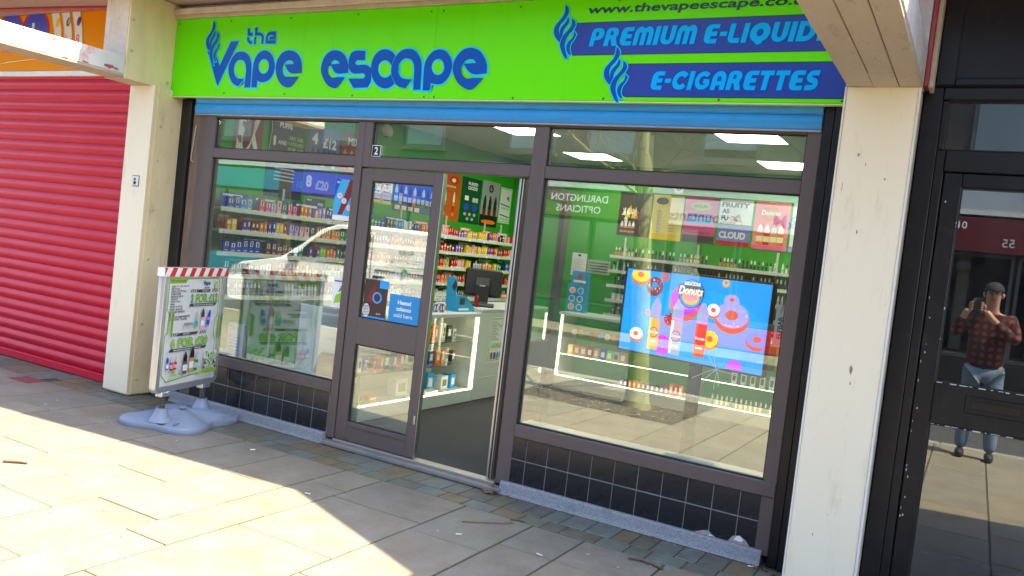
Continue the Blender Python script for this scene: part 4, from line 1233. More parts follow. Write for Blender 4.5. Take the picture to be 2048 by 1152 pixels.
llab = ['square ceiling light over the left counter', 'square ceiling light over the far left corner', 'square ceiling light over the middle of the shop', 'square ceiling light by the back wall posters', 'square ceiling light just inside the left window', 'square ceiling light just inside the right window']
for (lx, ly), lb in zip(LED, llab):
    t = thing('ceiling_light', lb, 'ceiling light', (lx, ly, CZ), group='lit square panels in the suspended ceiling')
    MB().box(0.012, 0.588, 0.012, 0.588, -0.004, 0.003).build('diffuser', m_led, t)
    g = MB()
    for q in ((0.002, 0.598, 0.002, 0.0118), (0.002, 0.598, 0.5882, 0.598), (0.002, 0.0118, 0.012, 0.588), (0.5882, 0.598, 0.012, 0.588)):
        g.box(q[0], q[1], q[2], q[3], -0.006, 0.004)
    g.build('frame', mat('white_frame', (0.75, 0.75, 0.74), 0.4), t)

# shelves --------------------------------------------------------------
m_shelf = mat('shelf_white', (0.62, 0.62, 0.56), 0.4)
m_strip = mat('price_strip', (0.70, 0.70, 0.64), 0.25)
SZ = [1.700, 1.508, 1.315, 1.122, 0.930]
shL = thing('wall_shelving', 'five white shelves of vape boxes along the green left wall', 'shelves')
for z in SZ:
    s_ = B('shelf', m_shelf, shL, WX + 0.002, -3.425, 0.16, 5.45, z - 0.022, z - 0.002, b=0.002)
    B('price_strip', m_strip, s_, -3.424, -3.418, 0.16, 5.45, z - 0.036, z + 0.004, b=0.001)
for y in (0.20, 1.15, 2.10, 3.05, 4.0, 4.95, 5.40):
    B('upright', m_shelf, shL, WX + 0.001, WX + 0.02, y - 0.015, y + 0.015, 0.30, 1.95, b=0.002)
shB = thing('wall_shelving', 'five white shelves of bottles along the green back wall', 'shelves')
for z in SZ:
    s_ = B('shelf', m_shelf, shB, -1.97, 1.40, 5.32, BY - 0.002, z - 0.022, z - 0.002, b=0.002)
    B('price_strip', m_strip, s_, -1.97, 1.40, 5.313, 5.319, z - 0.036, z + 0.004, b=0.001)
for x in (-1.90, -0.9, 0.1, 1.1):
    B('upright', m_shelf, shB, x - 0.015, x + 0.015, BY - 0.02, BY - 0.001, 0.30, 1.95, b=0.002)

# products --------------------------------------------------------------
PC = {'pink': I_pink, 'light pink': I_lpink, 'purple': I_purple, 'lilac': I_lilac, 'blue': I_blue, 'sky blue': I_sky, 'teal': I_teal, 'green': I_green, 'lime': I_lime,
      'yellow': I_yellow, 'orange': I_orange, 'red': I_red, 'dark red': I_dred, 'black': I_black, 'grey': I_grey, 'white': I_white, 'tan': I_tan}
def mesh_box(col, w, h, d, style):
    mb = MB().cbox(-w / 2, w / 2, 0, d, 0, h, b=0.002)
    y = -0.0006
    def q(x0, x1, z0, z1, mi, yy=y):
        mb.add([(x0, yy, z0), (x1, yy, z0), (x1, yy, z1), (x0, yy, z1)], [(0, 1, 2, 3)], mi)
    if style == 0:      # window with a device
        q(-w * .30, w * .30, h * .48, h * .88, 1)
        q(-w * .14, w * .14, h * .50, h * .84, 2, y * 2)
        q(-w * .30, w * .30, h * .12, h * .17, 1)
    elif style == 1:    # white lower band
        q(-w * .5, w * .5, 0.002, h * .20, 1)
        q(-w * .3, w * .3, h * .12, h * .20, 2, y * 2)
        q(-w * .2, w * .2, h * .5, h * .85, 3)
    else:
        q(-w * .36, w * .36, h * .55, h * .75, 1)
        q(-w * .10, w * .10, h * .1, h * .45, 3)
        q(-w * .30, w * .30, h * .80, h * .86, 1)
    return mb.mesh('box', [col, I_white, I_pdark, I_cream])
def mesh_bottle(body, cap, lab, h, r):
    mb = MB()
    mb.lathe([(r * .94, 0), (r, .004), (r, h * .10), (r, h * .48), (r, h * .56), (r * .72, h * .61), (r * .78, h * .62), (r * .74, h * .80), (r * .30, h)], n=9, mis=[0, 0, 2, 0, 0, 1, 1, 1])
    me = mb.mesh('bottle', [body, cap, lab])
    me.polygons.foreach_set('use_smooth', [True] * len(me.polygons))
    return me
BOX = {}
for cn, cm in PC.items():
    for st, (w, h, d) in enumerate(((0.060, 0.104, 0.035), (0.040, 0.098, 0.030), (0.052, 0.086, 0.040))):
        BOX[cn, st] = mesh_box(cm, w, h, d, st)
BOT = {}
for cn, cm in PC.items():
    for ci, cap in enumerate((I_black, I_white)):
        BOT[cn, ci] = mesh_bottle(cm, cap, {'black': I_grey, 'grey': I_pdark, 'white': I_lgrey, 'dark red': I_tan, 'green': I_dgreen, 'teal': I_lgrey}.get(cn, I_cream), 0.118, 0.0135)
SHN = ['top', 'second', 'third', 'fourth', 'bottom']
CARDS = {}
def goods_card(m_, w):
    w = round(max(0.12, min(w, 0.45)), 2)
    if (m_.name, w) not in CARDS:
        mb = MB().cbox(-w / 2, w / 2, 0, 0.003, 0, 0.135, b=0.0008)
        mb.add([(-w * .4, -0.0006, 0.105), (w * .3, -0.0006, 0.105), (w * .3, -0.0006, 0.125), (-w * .4, -0.0006, 0.125)], [(0, 1, 2, 3)], 1)
        CARDS[m_.name, w] = mb.mesh('header_card', [m_, I_white])
    return CARDS[m_.name, w]
rng = random.Random(77)
RUNS = {  # per shelf on the left wall: (start, end, kind, colours)
    0: [(0.28, 0.62, 'b0', ['blue', 'sky blue', 'lilac']), (0.64, 1.15, 'b0', ['pink', 'lilac', 'light pink', 'teal', 'pink', 'pink']), (1.17, 1.62, 'b1', ['orange', 'light pink', 'lilac', 'blue']), (1.66, 2.0, 'b1', ['grey', 'black']), (2.05, 2.5, 'b2', ['teal', 'green', 'blue']),
        (2.52, 3.15, 'b1', ['grey', 'sky blue', 'white', 'blue']), (3.17, 3.52, 'b0', ['orange', 'red', 'tan']), (3.55, 3.95, 'b1', ['light pink', 'red']), (3.97, 4.16, 'b2', ['purple']), (4.18, 4.45, 'b2', ['yellow', 'tan']), (4.46, 4.70, 'b1', ['yellow']), (4.71, 4.98, 'b1', ['purple', 'orange', 'lilac']), (5.0, 5.12, 'b2', ['dark red', 'black']), (5.13, 5.42, 'b1', ['light pink', 'red'])],
    1: [(0.28, 0.45, 'b2', ['orange', 'yellow']), (0.47, 1.02, 'b1', ['purple', 'dark red', 'orange', 'blue', 'yellow', 'red']), (1.04, 1.4, 'b0', ['lilac', 'light pink', 'grey']), (1.42, 2.1, 'b0', ['tan', 'orange', 'green', 'grey']), (2.15, 2.6, 'b1', ['dark red', 'purple']),
        (2.62, 3.5, 'b1', ['red', 'dark red', 'orange', 'lilac']), (3.55, 3.92, 'b2', ['red', 'dark red']), (3.94, 4.16, 'b2', ['purple']), (4.18, 4.46, 'b0', ['yellow', 'light pink', 'tan']), (4.47, 4.72, 'b1', ['yellow']), (4.73, 5.0, 'b1', ['purple', 'red', 'yellow']), (5.0, 5.14, 'b2', ['dark red']), (5.15, 5.42, 'b1', ['red', 'light pink'])],
    2: [(0.28, 1.3, 'b0', ['blue', 'blue', 'dark red', 'dark red', 'teal']), (1.34, 2.1, 'b1', ['purple', 'lime', 'orange', 'teal', 'grey', 'purple']), (2.2, 3.0, 'b1', ['red', 'orange', 'dark red']), (3.0, 3.5, 'b0', ['grey', 'lilac']), (3.55, 3.85, 'b0', ['red', 'orange', 'lime']), (3.87, 4.22, 'b1', ['red', 'light pink']), (4.23, 4.36, 'b1', ['yellow']), (4.40, 4.62, 'bt', ['white']), (4.64, 5.16, 'b2', ['tan', 'orange', 'yellow', 'green']), (5.18, 5.42, 'b0', ['blue', 'purple'])],
    3: [(0.30, 0.9, 'b0', ['grey', 'black', 'white']), (0.95, 1.5, 'bt', ['red', 'orange', 'yellow']), (1.55, 2.4, 'bt', ['white', 'grey', 'black']), (2.45, 3.3, 'b1', ['grey', 'lilac', 'dark red']), (3.55, 3.84, 'b0', ['red', 'orange']), (3.86, 4.22, 'b1', ['light pink', 'red']), (4.24, 4.40, 'b1', ['yellow']), (5.05, 5.25, 'b0', ['lime', 'yellow']), (5.26, 5.42, 'b0', ['red', 'orange'])],
    4: [(0.30, 1.0, 'bt', ['black', 'black', 'grey']), (1.05, 1.5, 'bt', ['white']), (1.55, 2.5, 'b1', ['grey', 'white', 'black']), (2.55, 3.3, 'b0', ['white', 'black']), (3.55, 4.5, 'b1', ['white', 'grey']), (5.0, 5.42, 'bt', ['dark red', 'red'])]}
REG = {}
def reg(o, what, where, cat, group):
    REG.setdefault((what, where), []).append((o, cat, group))
def ordinal(k):
    W = ['first', 'second', 'third', 'fourth', 'fifth', 'sixth', 'seventh', 'eighth', 'ninth', 'tenth']
    return W[k - 1] if k <= 10 else '%d%s' % (k, 'th' if 10 < k % 100 < 14 else {1: 'st', 2: 'nd', 3: 'rd'}.get(k % 10, 'th'))
def flush_reg():
    for (what, where), items in REG.items():
        for k, (o, cat, group) in enumerate(items):
            if len(items) == 1:
                tag(o, 'the only %s on the %s' % (what, where), cat, group)
            else:
                tag(o, '%s %s from the %s on the %s' % (ordinal(k + 1), what, 'street' if 'left wall' in where or 'left counter' in where else 'left', where), cat, group)
def place(kind, cn, loc, rz, where, group):
    if kind == 'bt':
        me = BOT[cn, rng.randrange(2)]
        o = link('liquid_bottle', me, None, loc, rz)
        reg(o, '%s liquid bottle' % cn, where, 'bottle', group)
    else:
        st = int(kind[1])
        o = link(('vape_box', 'slim_vape_pack', 'pod_box')[st], BOX[cn, st], None, loc, rz + rng.uniform(-0.12, 0.12))
        o.scale = (rng.uniform(0.9, 1.08), 1, rng.uniform(0.84, 1.2))
        reg(o, '%s %s' % (cn, ('vape box', 'slim vape pack', 'small pod box')[st]), where, 'box', group)
def zone(y):
    return 'behind the left window' if y < 2.2 else ('seen through the door glass' if y < 3.5 else 'seen through the open doorway')
for si, runs in RUNS.items():
    for y0, y1, kind, cols in runs:
        pitch = {'b0': 0.070, 'b1': 0.050, 'b2': 0.060, 'bt': 0.045}[kind]
        n = int((y1 - y0) / pitch)
        for k in range(n):
            if rng.random() < 0.03:
                continue
            y = y0 + (k + 0.5) * pitch
            cn = cols[int(k * len(cols) / max(1, n))]
            if si == 3 and 4.42 < y < 5.0:
                continue
            place(kind, cn, (-3.475 + rng.uniform(-0.006, 0.004), y, SZ[si] - 0.0015), pi / 2, '%s left wall shelf' % SHN[si], 'goods on the left wall shelves')
        if len(cols) > 1 or kind == 'b0':
            hc = rng.choice(cols)
            o = link('header_card', goods_card(PC[hc], y1 - y0 - 0.02), None, (-3.60, (y0 + y1) / 2, SZ[si] - 0.0015), pi / 2 + rng.uniform(-.03, .03))
            reg(o, '%s header card' % hc, '%s left wall shelf' % SHN[si], 'card', 'header cards on the left wall shelves')
    # yellow shelf talkers and price tickets
tk = [MB().cbox(-0.022, 0.022, 0, 0.002, 0, 0.030, b=0.0005).mesh('price_ticket', c) for c in (I_yellow, I_white, I_white)]
for si in range(5):
    y = 0.5
    while y < 5.3:
        y += rng.uniform(0.25, 0.6)
        k = rng.randrange(3)
        o = link('price_ticket', tk[k], shL, (-3.4155, y, SZ[si] - 0.040), pi / 2)
# back wall shelves: bottles
BR = {0: [(-1.94, -1.50, ['dark red', 'tan', 'grey']), (-1.48, -0.60, ['black', 'grey', 'teal', 'red', 'grey']), (-0.55, 0.45, ['dark red', 'grey', 'green', 'white', 'tan'])],
      1: [(-1.94, -1.3, ['white', 'grey', 'light pink']), (-1.25, 0.45, ['green', 'yellow', 'white', 'teal', 'grey'])],
      2: [(-1.90, -1.4, ['green', 'black', 'grey']), (0.15, 0.55, ['white', 'grey'])],
      3: [(-1.92, -1.5, ['white', 'grey']), (0.15, 0.55, ['grey', 'green'])], 4: [(-1.9, -1.45, ['dark red', 'white']), (0.15, 0.6, ['black', 'white'])]}
for si, runs in BR.items():
    for x0, x1, cols in runs:
        pitch = 0.047 if si < 3 else 0.075
        n = int((x1 - x0) / pitch)
        for k in range(n):
            if rng.random() < 0.05:
                continue
            x = x0 + (k + 0.5) * pitch
            kind = 'bt' if si < 3 else rng.choice(('bt', 'b2'))
            place(kind, cols[int(k * len(cols) / n)], (x, 5.37 + rng.uniform(0, 0.02), SZ[si] - 0.0015), 0.0, '%s back wall shelf' % SHN[si], 'goods on the back wall shelves')

# counters ---------------------------------------------------------------
m_wlam = mat('white_laminate', (0.66, 0.67, 0.64), 0.32, var=0.06, scale=3)
m_strip_led = emat('counter_led', (1.0, 0.90, 0.62), 2.2)
m_cglass = glassmat('counter_glass', (0.97, 0.99, 0.97), 0.0)
cL = thing('display_counter', 'white lit glass fronted counter along the left side of the shop', 'counter')
B('base', m_wlam, cL, -2.55, -2.052, 0.57, 2.33, FZ, 0.165)
B('plinth_front', m_wlam, cL, -2.0515, -2.034, 0.56, 2.335, FZ + 0.0, 0.168)
B('back_panel', m_wlam, cL, -2.56, -2.545, 0.57, 2.33, 0.166, 0.90)
B('top', m_wlam, cL, -2.60, -2.025, 0.54, 2.34, 0.905, 0.945)
B('end_panel', m_gdark, cL, -2.60, -2.04, 0.540, 0.558, FZ, 0.46)
B('end_pillar', m_wlam, cL, -2.10, -2.034, 2.336, 2.365, FZ, 0.905)
for z in (0.430, 0.660):
    B('glass_shelf', m_cglass, cL, -2.54, -2.075, 0.575, 2.325, z, z + 0.007, b=0.001)
    B('shelf_edge', I_dgreen, cL, -2.0745, -2.0725, 0.575, 2.325, z, z + 0.006, b=0.0005)
B('glass_front', m_cglass, cL, -2.046, -2.041, 0.572, 2.33, 0.170, 0.903, b=0.0005)
B('led_strip', m_strip_led, cL, -2.066, -2.050, 2.316, 2.330, 0.175, 0.90, b=0.001)
B('led_strip', m_strip_led, cL, -2.072, -2.058, 0.60, 2.31, 0.1665, 0.174, b=0.001)
B('led_strip', m_strip_led, cL, -2.12, -2.10, 0.60, 2.31, 0.896, 0.904, b=0.001)
cM = thing('counter', 'white till counter with a price poster on its front', 'counter')
B('body', m_wlam, cM, -2.60, -2.040, 2.368, 4.08, FZ, 0.955)
B('top', m_wlam, cM, -2.62, -2.028, 2.366, 4.08, 0.956, 0.985)
B('kick_line', m_strip, cM, -2.0395, -2.036, 2.37, 4.08, 0.27, 0.278, b=0.001)
cp_ = thing('poster', 'white price poster taped to the front of the till counter', 'poster')
B('sheet', m_paper, cp_, -2.0395, -2.0375, 2.56, 2.90, 0.42, 0.90, b=0.0004)
a = Art((-2.0375, 2.56, 0.42), (0, 1, 0), (0, 0, 1))
a.line([(0.02, 0.46), (0.32, 0.46), (0.32, 0.03), (0.02, 0.02), (0.02, 0.46)], 0.010, I_olive)
for k in range(12):
    a.text('ELFLIQ BAR', 0.04, 0.425 - k * 0.017, I_pdark, h=0.009, w=0.09 + 0.03 * (k % 3), bold=0.02)
a.text('3 FOR £12', 0.17, 0.37, I_lime, h=0.035, w=0.13, bold=0.04)
a.text('6 FOR £20', 0.05, 0.16, I_lime, h=0.045, w=0.24, bold=0.04)
for k in range(4):
    a.poly([(0.06 + k * .06, 0.04), (0.09 + k * .06, 0.04), (0.09 + k * .06, 0.11), (0.06 + k * .06, 0.11)], (I_red, I_black, I_sky, I_green)[k])
a.build('print', cp_)
cB = []
for nm, (x0, x1, y0), lb in (('display_counter', (-2.03, -0.36, 4.16), 'lit glass display counter below the screen, left section'), ('display_counter', (-0.33, 1.35, 4.10), 'lit glass display counter below the screen, right section')):
    c = thing(nm, lb, 'counter')
    B('base', m_wlam, c, x0, x1, y0 + 0.012, y0 + 0.52, FZ, 0.185)
    B('plinth_front', m_wlam, c, x0 - 0.005, x1 + 0.005, y0 - 0.006, y0 + 0.0115, FZ, 0.188)
    B('back_panel', m_gdark, c, x0, x1, y0 + 0.50, y0 + 0.52, 0.186, 0.90)
    B('top', m_wlam, c, x0 - 0.01, x1 + 0.01, y0 - 0.012, y0 + 0.54, 0.915, 0.95)
    B('side_panel', m_wlam, c, x0, x0 + 0.014, y0 + 0.013, y0 + 0.495, 0.186, 0.914)
    for z in (0.44, 0.68):
        B('glass_shelf', m_cglass, c, x0 + 0.016, x1 - 0.002, y0 + 0.03, y0 + 0.49, z, z + 0.007, b=0.001)
    B('glass_front', m_cglass, c, x0 + 0.002, x1 - 0.002, y0 + 0.001, y0 + 0.005, 0.19, 0.912, b=0.0005)
    B('led_strip', m_strip_led, c, x0 + 0.016, x0 + 0.034, y0 + 0.008, y0 + 0.026, 0.192, 0.912, b=0.001)
    B('led_strip', m_strip_led, c, x1 - 0.020, x1 - 0.004, y0 + 0.008, y0 + 0.026, 0.192, 0.912, b=0.001)
    B('led_strip', m_strip_led, c, x0 + 0.04, x1 - 0.024, y0 + 0.010, y0 + 0.026, 0.1865, 0.194, b=0.001)
    B('led_strip', m_strip_led, c, x0 + 0.04, x1 - 0.024, y0 + 0.010, y0 + 0.020, 0.448, 0.453, b=0.001)
    cB.append(c)
# goods inside the left counter
gbox = {}
def goods(cn, cm, w, h, d):
    if (cn, w, h, d) not in gbox:
        mb = MB().cbox(-w / 2, w / 2, 0, d, 0, h, b=0.002)
        mb.add([(-w * .3, -0.0006, h * .25), (w * .3, -0.0006, h * .25), (w * .3, -0.0006, h * .75), (-w * .3, -0.0006, h * .75)], [(0, 1, 2, 3)], 1)
        gbox[cn, w, h, d] = mb.mesh('device_box', [cm, I_grey if cn in ('white', 'light grey') else I_white])
    return gbox[cn, w, h, d]
rng = random.Random(31)
PC['light grey'] = I_lgrey
for z, shn, row in ((0.667, 'upper', ['white', 'black', 'white', 'white', 'black', 'white', 'white', 'white', 'dark red', 'orange', 'orange', 'white', 'black', 'light grey']), (0.437, 'lower', ['white', 'blue', 'red', 'orange', 'black', 'black', 'orange', 'black', 'green', 'green', 'green', 'blue', 'orange', 'orange', 'white', 'black'])):
    n = len(row)
    for k, cn in enumerate(row):
        y = 0.70 + k * (1.55 / n) + rng.uniform(-0.01, 0.01)
        h = rng.uniform(0.10, 0.165)
        o = link('device_box', goods(cn, PC[cn], rng.choice((0.045, 0.06, 0.075)), round(h, 2), 0.05), None, (-2.17 + rng.uniform(-.03, .0), y, z), pi / 2 + rng.uniform(-.15, .15))
        reg(o, '%s device box' % cn, '%s glass shelf of the left counter' % shn, 'box', 'device boxes in the left counter')
for k, (y, w, h, cn) in enumerate(((0.95, 0.12, 0.03, 'orange'), (1.35, 0.20, 0.16, 'light grey'), (1.62, 0.16, 0.17, 'white'), (1.80, 0.10, 0.18, 'sky blue'), (2.05, 0.14, 0.13, 'white'), (2.20, 0.09, 0.14, 'sky blue'), (1.72, 0.20, 0.03, 'white'))):
    o = link('device_carton', goods(cn, PC[cn], w, h, 0.10), None, (-2.19 if k != 6 else -2.09, y, 0.1665), pi / 2 + rng.uniform(-.2, .2))
    reg(o, '%s carton' % cn, 'floor of the left counter', 'box', 'cartons at the bottom of the left counter')
# goods inside the back counters
for k in range(11):
    mb = MB().lathe([(0.036, 0), (0.036, 0.012)], n=18)
    o = mb.build('nicotine_tin', [(I_lgrey, I_tan, I_teal, I_red, I_sky, I_white, I_tan, I_orange, I_lime, I_white, I_lilac)[k]])
    o.rotation_euler = (pi / 2, 0, 0)
    o.location = (-1.85 + k * 0.085, 4.24, 0.725)
    reg(o, '%s round tin' % ('light grey', 'tan', 'teal', 'red', 'sky blue', 'white', 'tan', 'orange', 'lime', 'white', 'lilac')[k], 'upper shelf of the lit corner counter', 'tin', 'round tins on the upper glass shelf')
for k in range(9):
    cn = ('yellow', 'orange', 'tan', 'red', 'tan', 'blue', 'lime', 'light grey', 'tan')[k]
    o = link('pod_carton', goods(cn, PC[cn], 0.075, 0.12, 0.07), None, (-1.90 + k * 0.085, 4.28, 0.447), rng.uniform(-.1, .1))
    reg(o, '%s carton' % cn, 'middle shelf of the lit corner counter', 'box', 'cartons in the lit counters')
for k in range(14):
    cn = rng.choice(('red', 'orange', 'purple', 'blue', 'yellow', 'black'))
    o = link('lighter_box', goods(cn, PC[cn], 0.04, 0.085 if k < 11 else 0.13, 0.05), None, (-1.2 + k * 0.055, 4.26, 0.187), 0)
    reg(o, '%s small box' % cn, 'floor of the lit corner counter', 'box', 'small boxes in the lit counters')
for k in range(9):
    o = link('kit_box', goods('white', I_white, 0.055, 0.14, 0.04), None, (0.10 + k * 0.10, 4.22, 0.447), rng.uniform(-.1, .1))
    reg(o, 'white kit box', 'middle shelf below the screen', 'box', 'white kit boxes in the right lit counter')
for k in range(22):
    cn = rng.choice(('lime', 'yellow', 'orange', 'green', 'tan')) if k < 13 else rng.choice(('light pink', 'white', 'red', 'green'))
    me = BOT[cn, 1]
    o = link('liquid_bottle', me, None, (-0.10 + k * 0.052 + (0.15 if k > 12 else 0), 4.20, 0.187), 0)
    reg(o, '%s bottle' % cn, 'floor of the counter below the screen', 'bottle', 'bottles in the right lit counter')

# till monitor, tablet and boxes on the counter -----------------------------
m_blk = mat('black_plastic', (0.012, 0.012, 0.014), 0.4)
tl = thing('till_monitor', 'black till monitor seen from behind on the white counter', 'till', (-2.28, 2.72, 0.986), radians(-150))
mb = MB().cbox(-0.20, 0.20, -0.02, 0.035, 0.10, 0.40, b=0.02)
o = mb.build('screen_shell', m_blk, tl)
o.rotation_euler = (radians(14), 0, 0)
MB().extrude([(-0.12, 0.0), (0.13, 0.0), (0.10, 0.05), (0.07, 0.22), (0.02, 0.30), (-0.03, 0.28), (-0.01, 0.10)], 'x', -0.07, 0.07).build('stand', m_blk, tl)
B('base', m_blk, tl, -0.14, 0.14, -0.14, 0.16, 0.0, 0.025, b=0.008)
B('badge', I_lgrey, tl, -0.03, 0.03, 0.139, 0.141, 0.215, 0.225, b=0.001)
bx = thing('counter_display_box', 'sloping sky blue display box on the counter in front of the till', 'display box', (-2.20, 2.18, 0.946), 0.0)
bx.scale = (0.75, 0.72, 0.8)
MB().extrude([(-0.17, 0), (0.24, 0), (0.24, 0.05), (0.0, 0.20), (-0.17, 0.20)], 'x', -0.12, 0.09).build('body', mat('sky_card', (0.02, 0.34, 0.62), 0.35), bx)
B('header_card', MATS['sky_card'], bx, -0.13, 0.03, -0.165, -0.155, 0.20, 0.42)
B('tray', I_pdark, bx, -0.09, 0.06, 0.04, 0.20, 0.10, 0.105).rotation_euler = (radians(-32), 0, 0)
MB().extrude([(0.0, 0.24), (0.04, 0.33), (0.0, 0.39), (-0.045, 0.30)], 'y', -0.168, -0.1655).build('print', I_pdark, bx)
B('label_strip', I_white, bx, 0.0905, 0.0915, -0.15, 0.10, 0.02, 0.045, b=0.0004)
B('card_slot', I_pdark, bx, 0.0905, 0.0915, -0.14, -0.02, 0.09, 0.17, b=0.0004)
o = MB().lathe([(0.02, 0), (0.02, 0.10), (0.012, 0.12)], (-2.20, 2.50, 0.987), n=12).build('red_flask', mat('ruby_plastic', (0.3, 0.01, 0.01), 0.15))
tag(o, 'small dark red flask beside the till monitor', 'bottle')
o = MB().cbox(-2.34, -2.22, 1.55, 1.95, 0.946, 1.01).build('leaflet_box', m_paper)
tag(o, 'white leaflet box on top of the left counter', 'box')
for k in range(7):
    o = link('straw_pack', goods(('white', 'sky blue', 'red')[k % 3], (I_white, I_sky, I_red)[k % 3], 0.022, 0.08, 0.05), None, (-2.13, 1.62 + k * 0.035, 0.946), pi / 2)
    reg(o, '%s thin pack' % ('white', 'sky blue', 'red')[k % 3], 'top of the left counter', 'box', 'thin packs on the left counter top')
flush_reg()
st = thing('leaflet_stand', 'blue card stand with round flavour stickers on the lit corner counter', 'display stand', (-1.99, 4.45, 0.951), 0.0)
B('card', MATS['sky_card'], st, -0.12, 0.14, 0.0, 0.10, 0.0, 0.33)
B('header', MATS['sky_card'], st, -0.08, 0.15, 0.0, 0.06, 0.331, 0.50)
a = Art((0, 0.0, 0), U, V)
for i in range(2):
    for j in range(3):
        a.poly(ell(-0.05 + i * 0.11, 0.06 + j * 0.10, 0.042), I_white)
        a.poly(ell(-0.05 + i * 0.11, 0.06 + j * 0.10, 0.032), rng.choice((I_lgrey, I_sky, I_lpink)))
a.poly(ell(0.03, 0.44, 0.03), I_red)
a.rect(-0.05, 0.36, 0.12, 0.39, I_white)
a.build('print', st)

# security camera ----------------------------------------------------------
sc = thing('security_camera', 'white dome security camera below the ceiling on the left green wall', 'camera', (-3.60, 2.50, 2.77))
m_camw = mat('camera_shell', (0.70, 0.70, 0.66), 0.35)
B('bracket', m_camw, sc, -0.12, -0.02, -0.03, 0.03, -0.02, 0.05)
o = MB().lathe([(0.055, -0.07), (0.062, -0.03), (0.062, 0.03), (0.05, 0.055), (0.02, 0.065)], n=18).build('body', m_camw, sc, smooth=True)
o.matrix_local = Matrix.Rotation(radians(-62), 4, 'Z') @ Matrix.Rotation(radians(75), 4, 'Y')
o2 = MB().lathe([(0.0, -0.079), (0.02, -0.077), (0.036, -0.068)], n=16).build('lens', m_blk, sc)
o2.matrix_local = o.matrix_local @ Matrix.Scale(1.0, 4)
B('cover', I_grey, sc, -0.04, 0.02, 0.03, 0.07, 0.06, 0.10)
# ------------------------------------------------------------------ posters, stickers, screen
def poster(label, O, U_, w, h, bgm, fn, cat='poster', name='poster', th=0.002):
    U_ = Vector(U_)
    N_ = U_.cross(Vector((0, 0, 1)))
    t = thing(name, label, cat, O)
    mb = MB()
    p = [Vector((0, 0, 0)), U_ * w, U_ * w + Vector((0, 0, h)), Vector((0, 0, h))]
    mb.add([q for q in p] + [q + N_ * th for q in p], [(3, 2, 1, 0), (4, 5, 6, 7), (0, 1, 5, 4), (1, 2, 6, 5), (2, 3, 7, 6), (3, 0, 4, 7)])
    mb.build('sheet', bgm, t)
    a = Art(N_ * th, U_, (0, 0, 1), off=0.0003)
    fn(a, w, h)
    a.build('print', t)
    return t
LW = (0, 1, 0)
BWU = (1, 0, 0)
def wallL(y, z):
    return (WX + 0.004, y, z)
def wallB(x, z):
    return (x, BY - 0.004, z)
def bottle2(a, x, y, h, body, cap, lab, w=None):
    w = w or h * 0.15
    a.poly([(x - w, y), (x + w, y), (x + w, y + h * .58), (x - w, y + h * .58)], body)
    a.poly([(x - w, y + h * .15), (x + w, y + h * .15), (x + w, y + h * .42), (x - w, y + h * .42)], lab)
    a.poly([(x - w * .9, y + h * .58), (x + w * .9, y + h * .58), (x + w * .85, y + h * .78), (x + w * .25, y + h), (x - w * .25, y + h), (x - w * .85, y + h * .78)], cap)

def f5x(a, w, h):
    a.text('5X', w * .08, h * .06, I_white, h=h * .86, w=w * .84, bold=0.05)
    a.poly(ell(w * .48, h * .5, w * .16, h * .34, t=-0.25), I_dred)
    a.poly(ell(w * .46, h * .62, w * .06, h * .12, t=-0.25), I_brown)
poster('dark red poster with a big white 5X above the left window shelves', wallL(0.49, 2.18), LW, 0.33, 0.45, ink('brick_red', 150, 40, 36), f5x)
def f3000(a, w, h):
    a.text('3,000', w * .25, h * .80, I_white, h=h * .10, bold=0.04)
    a.text('PUFFS', w * .25, h * .66, I_white, h=h * .10, bold=0.04)
    a.rect(w * .12, h * .30, w * .18, h * .48, I_white)
    a.text('AND', w * .24, h * .34, I_white, h=h * .08, bold=0.03)
    for k, t in enumerate(('ANY 10ML', 'LIQUID', 'FOR £12')):
        a.text(t, w * .52, h * (.46 - k * .11), I_lime, h=h * .08, w=w * .40, bold=0.03)
    a.text('SAUSAGE', w * .4, h * .10, I_white, h=h * .05, bold=0.02)
    a.line([(w * .02, h * .9), (w * .06, h * .55), (w * .02, h * .2)], 0.008, I_lime)
poster('black poster reading 3,000 puffs and any 10ml liquid for £12', wallL(0.90, 2.20), LW, 0.50, 0.50, I_black, f3000)
def f4for(a, w, h):
    a.text('4', w * .10, h * .55, I_white, h=h * .28, bold=0.05)
    a.text('£12', w * .45, h * .50, I_white, h=h * .25, bold=0.05)
    for k in range(5):
        bottle2(a, w * (.15 + k * .17), h * .05, h * .42, (I_lilac, I_purple, I_yellow, I_blue, I_lpink)[k], I_black, I_white)
poster('blue grey poster with 4 for £12 and bottles', wallL(1.43, 2.22), LW, 0.46, 0.42, ink('slate_blue', 80, 92, 150), f4for)
def fred(a, w, h):
    a.text('MIX', w * .3, h * .7, I_white, h=h * .18, bold=0.03)
    for k in range(3):
        bottle2(a, w * (.2 + k * .3), h * .08, h * .5, I_red, I_orange, I_white)
poster('brown red poster beside the door frame at the top of the left window', wallL(1.91, 2.22), LW, 0.34, 0.44, ink('rust', 140, 50, 40), fred)
def fhood(a, w, h):
    for k in range(4):
        a.rect(w * .22, h * (.52 + k * .11), w * .75, h * (.56 + k * .11), I_lgrey)
    a.poly([(w * .18, h * .5), (w * .8, h * .5), (w * .7, h * .25), (w * .28, h * .25)], I_pdark)
    a.text('10', w * .85, h * .4, I_sky, h=h * .2)
poster('dark blue poster hanging just under the black 3,000 puffs poster', wallL(0.90, 1.86), LW, 0.50, 0.32, ink('midnight', 34, 40, 84), fhood)
def f8for(a, w, h):
    a.text('8', w * .06, h * .3, I_white, h=h * .45, bold=0.05)
    a.text('£20', w * .36, h * .25, I_lgrey, h=h * .38, bold=0.05)
    a.line([(0, h * .1), (w * .5, h * .2), (w, h * .05)], 0.02, I_purple)
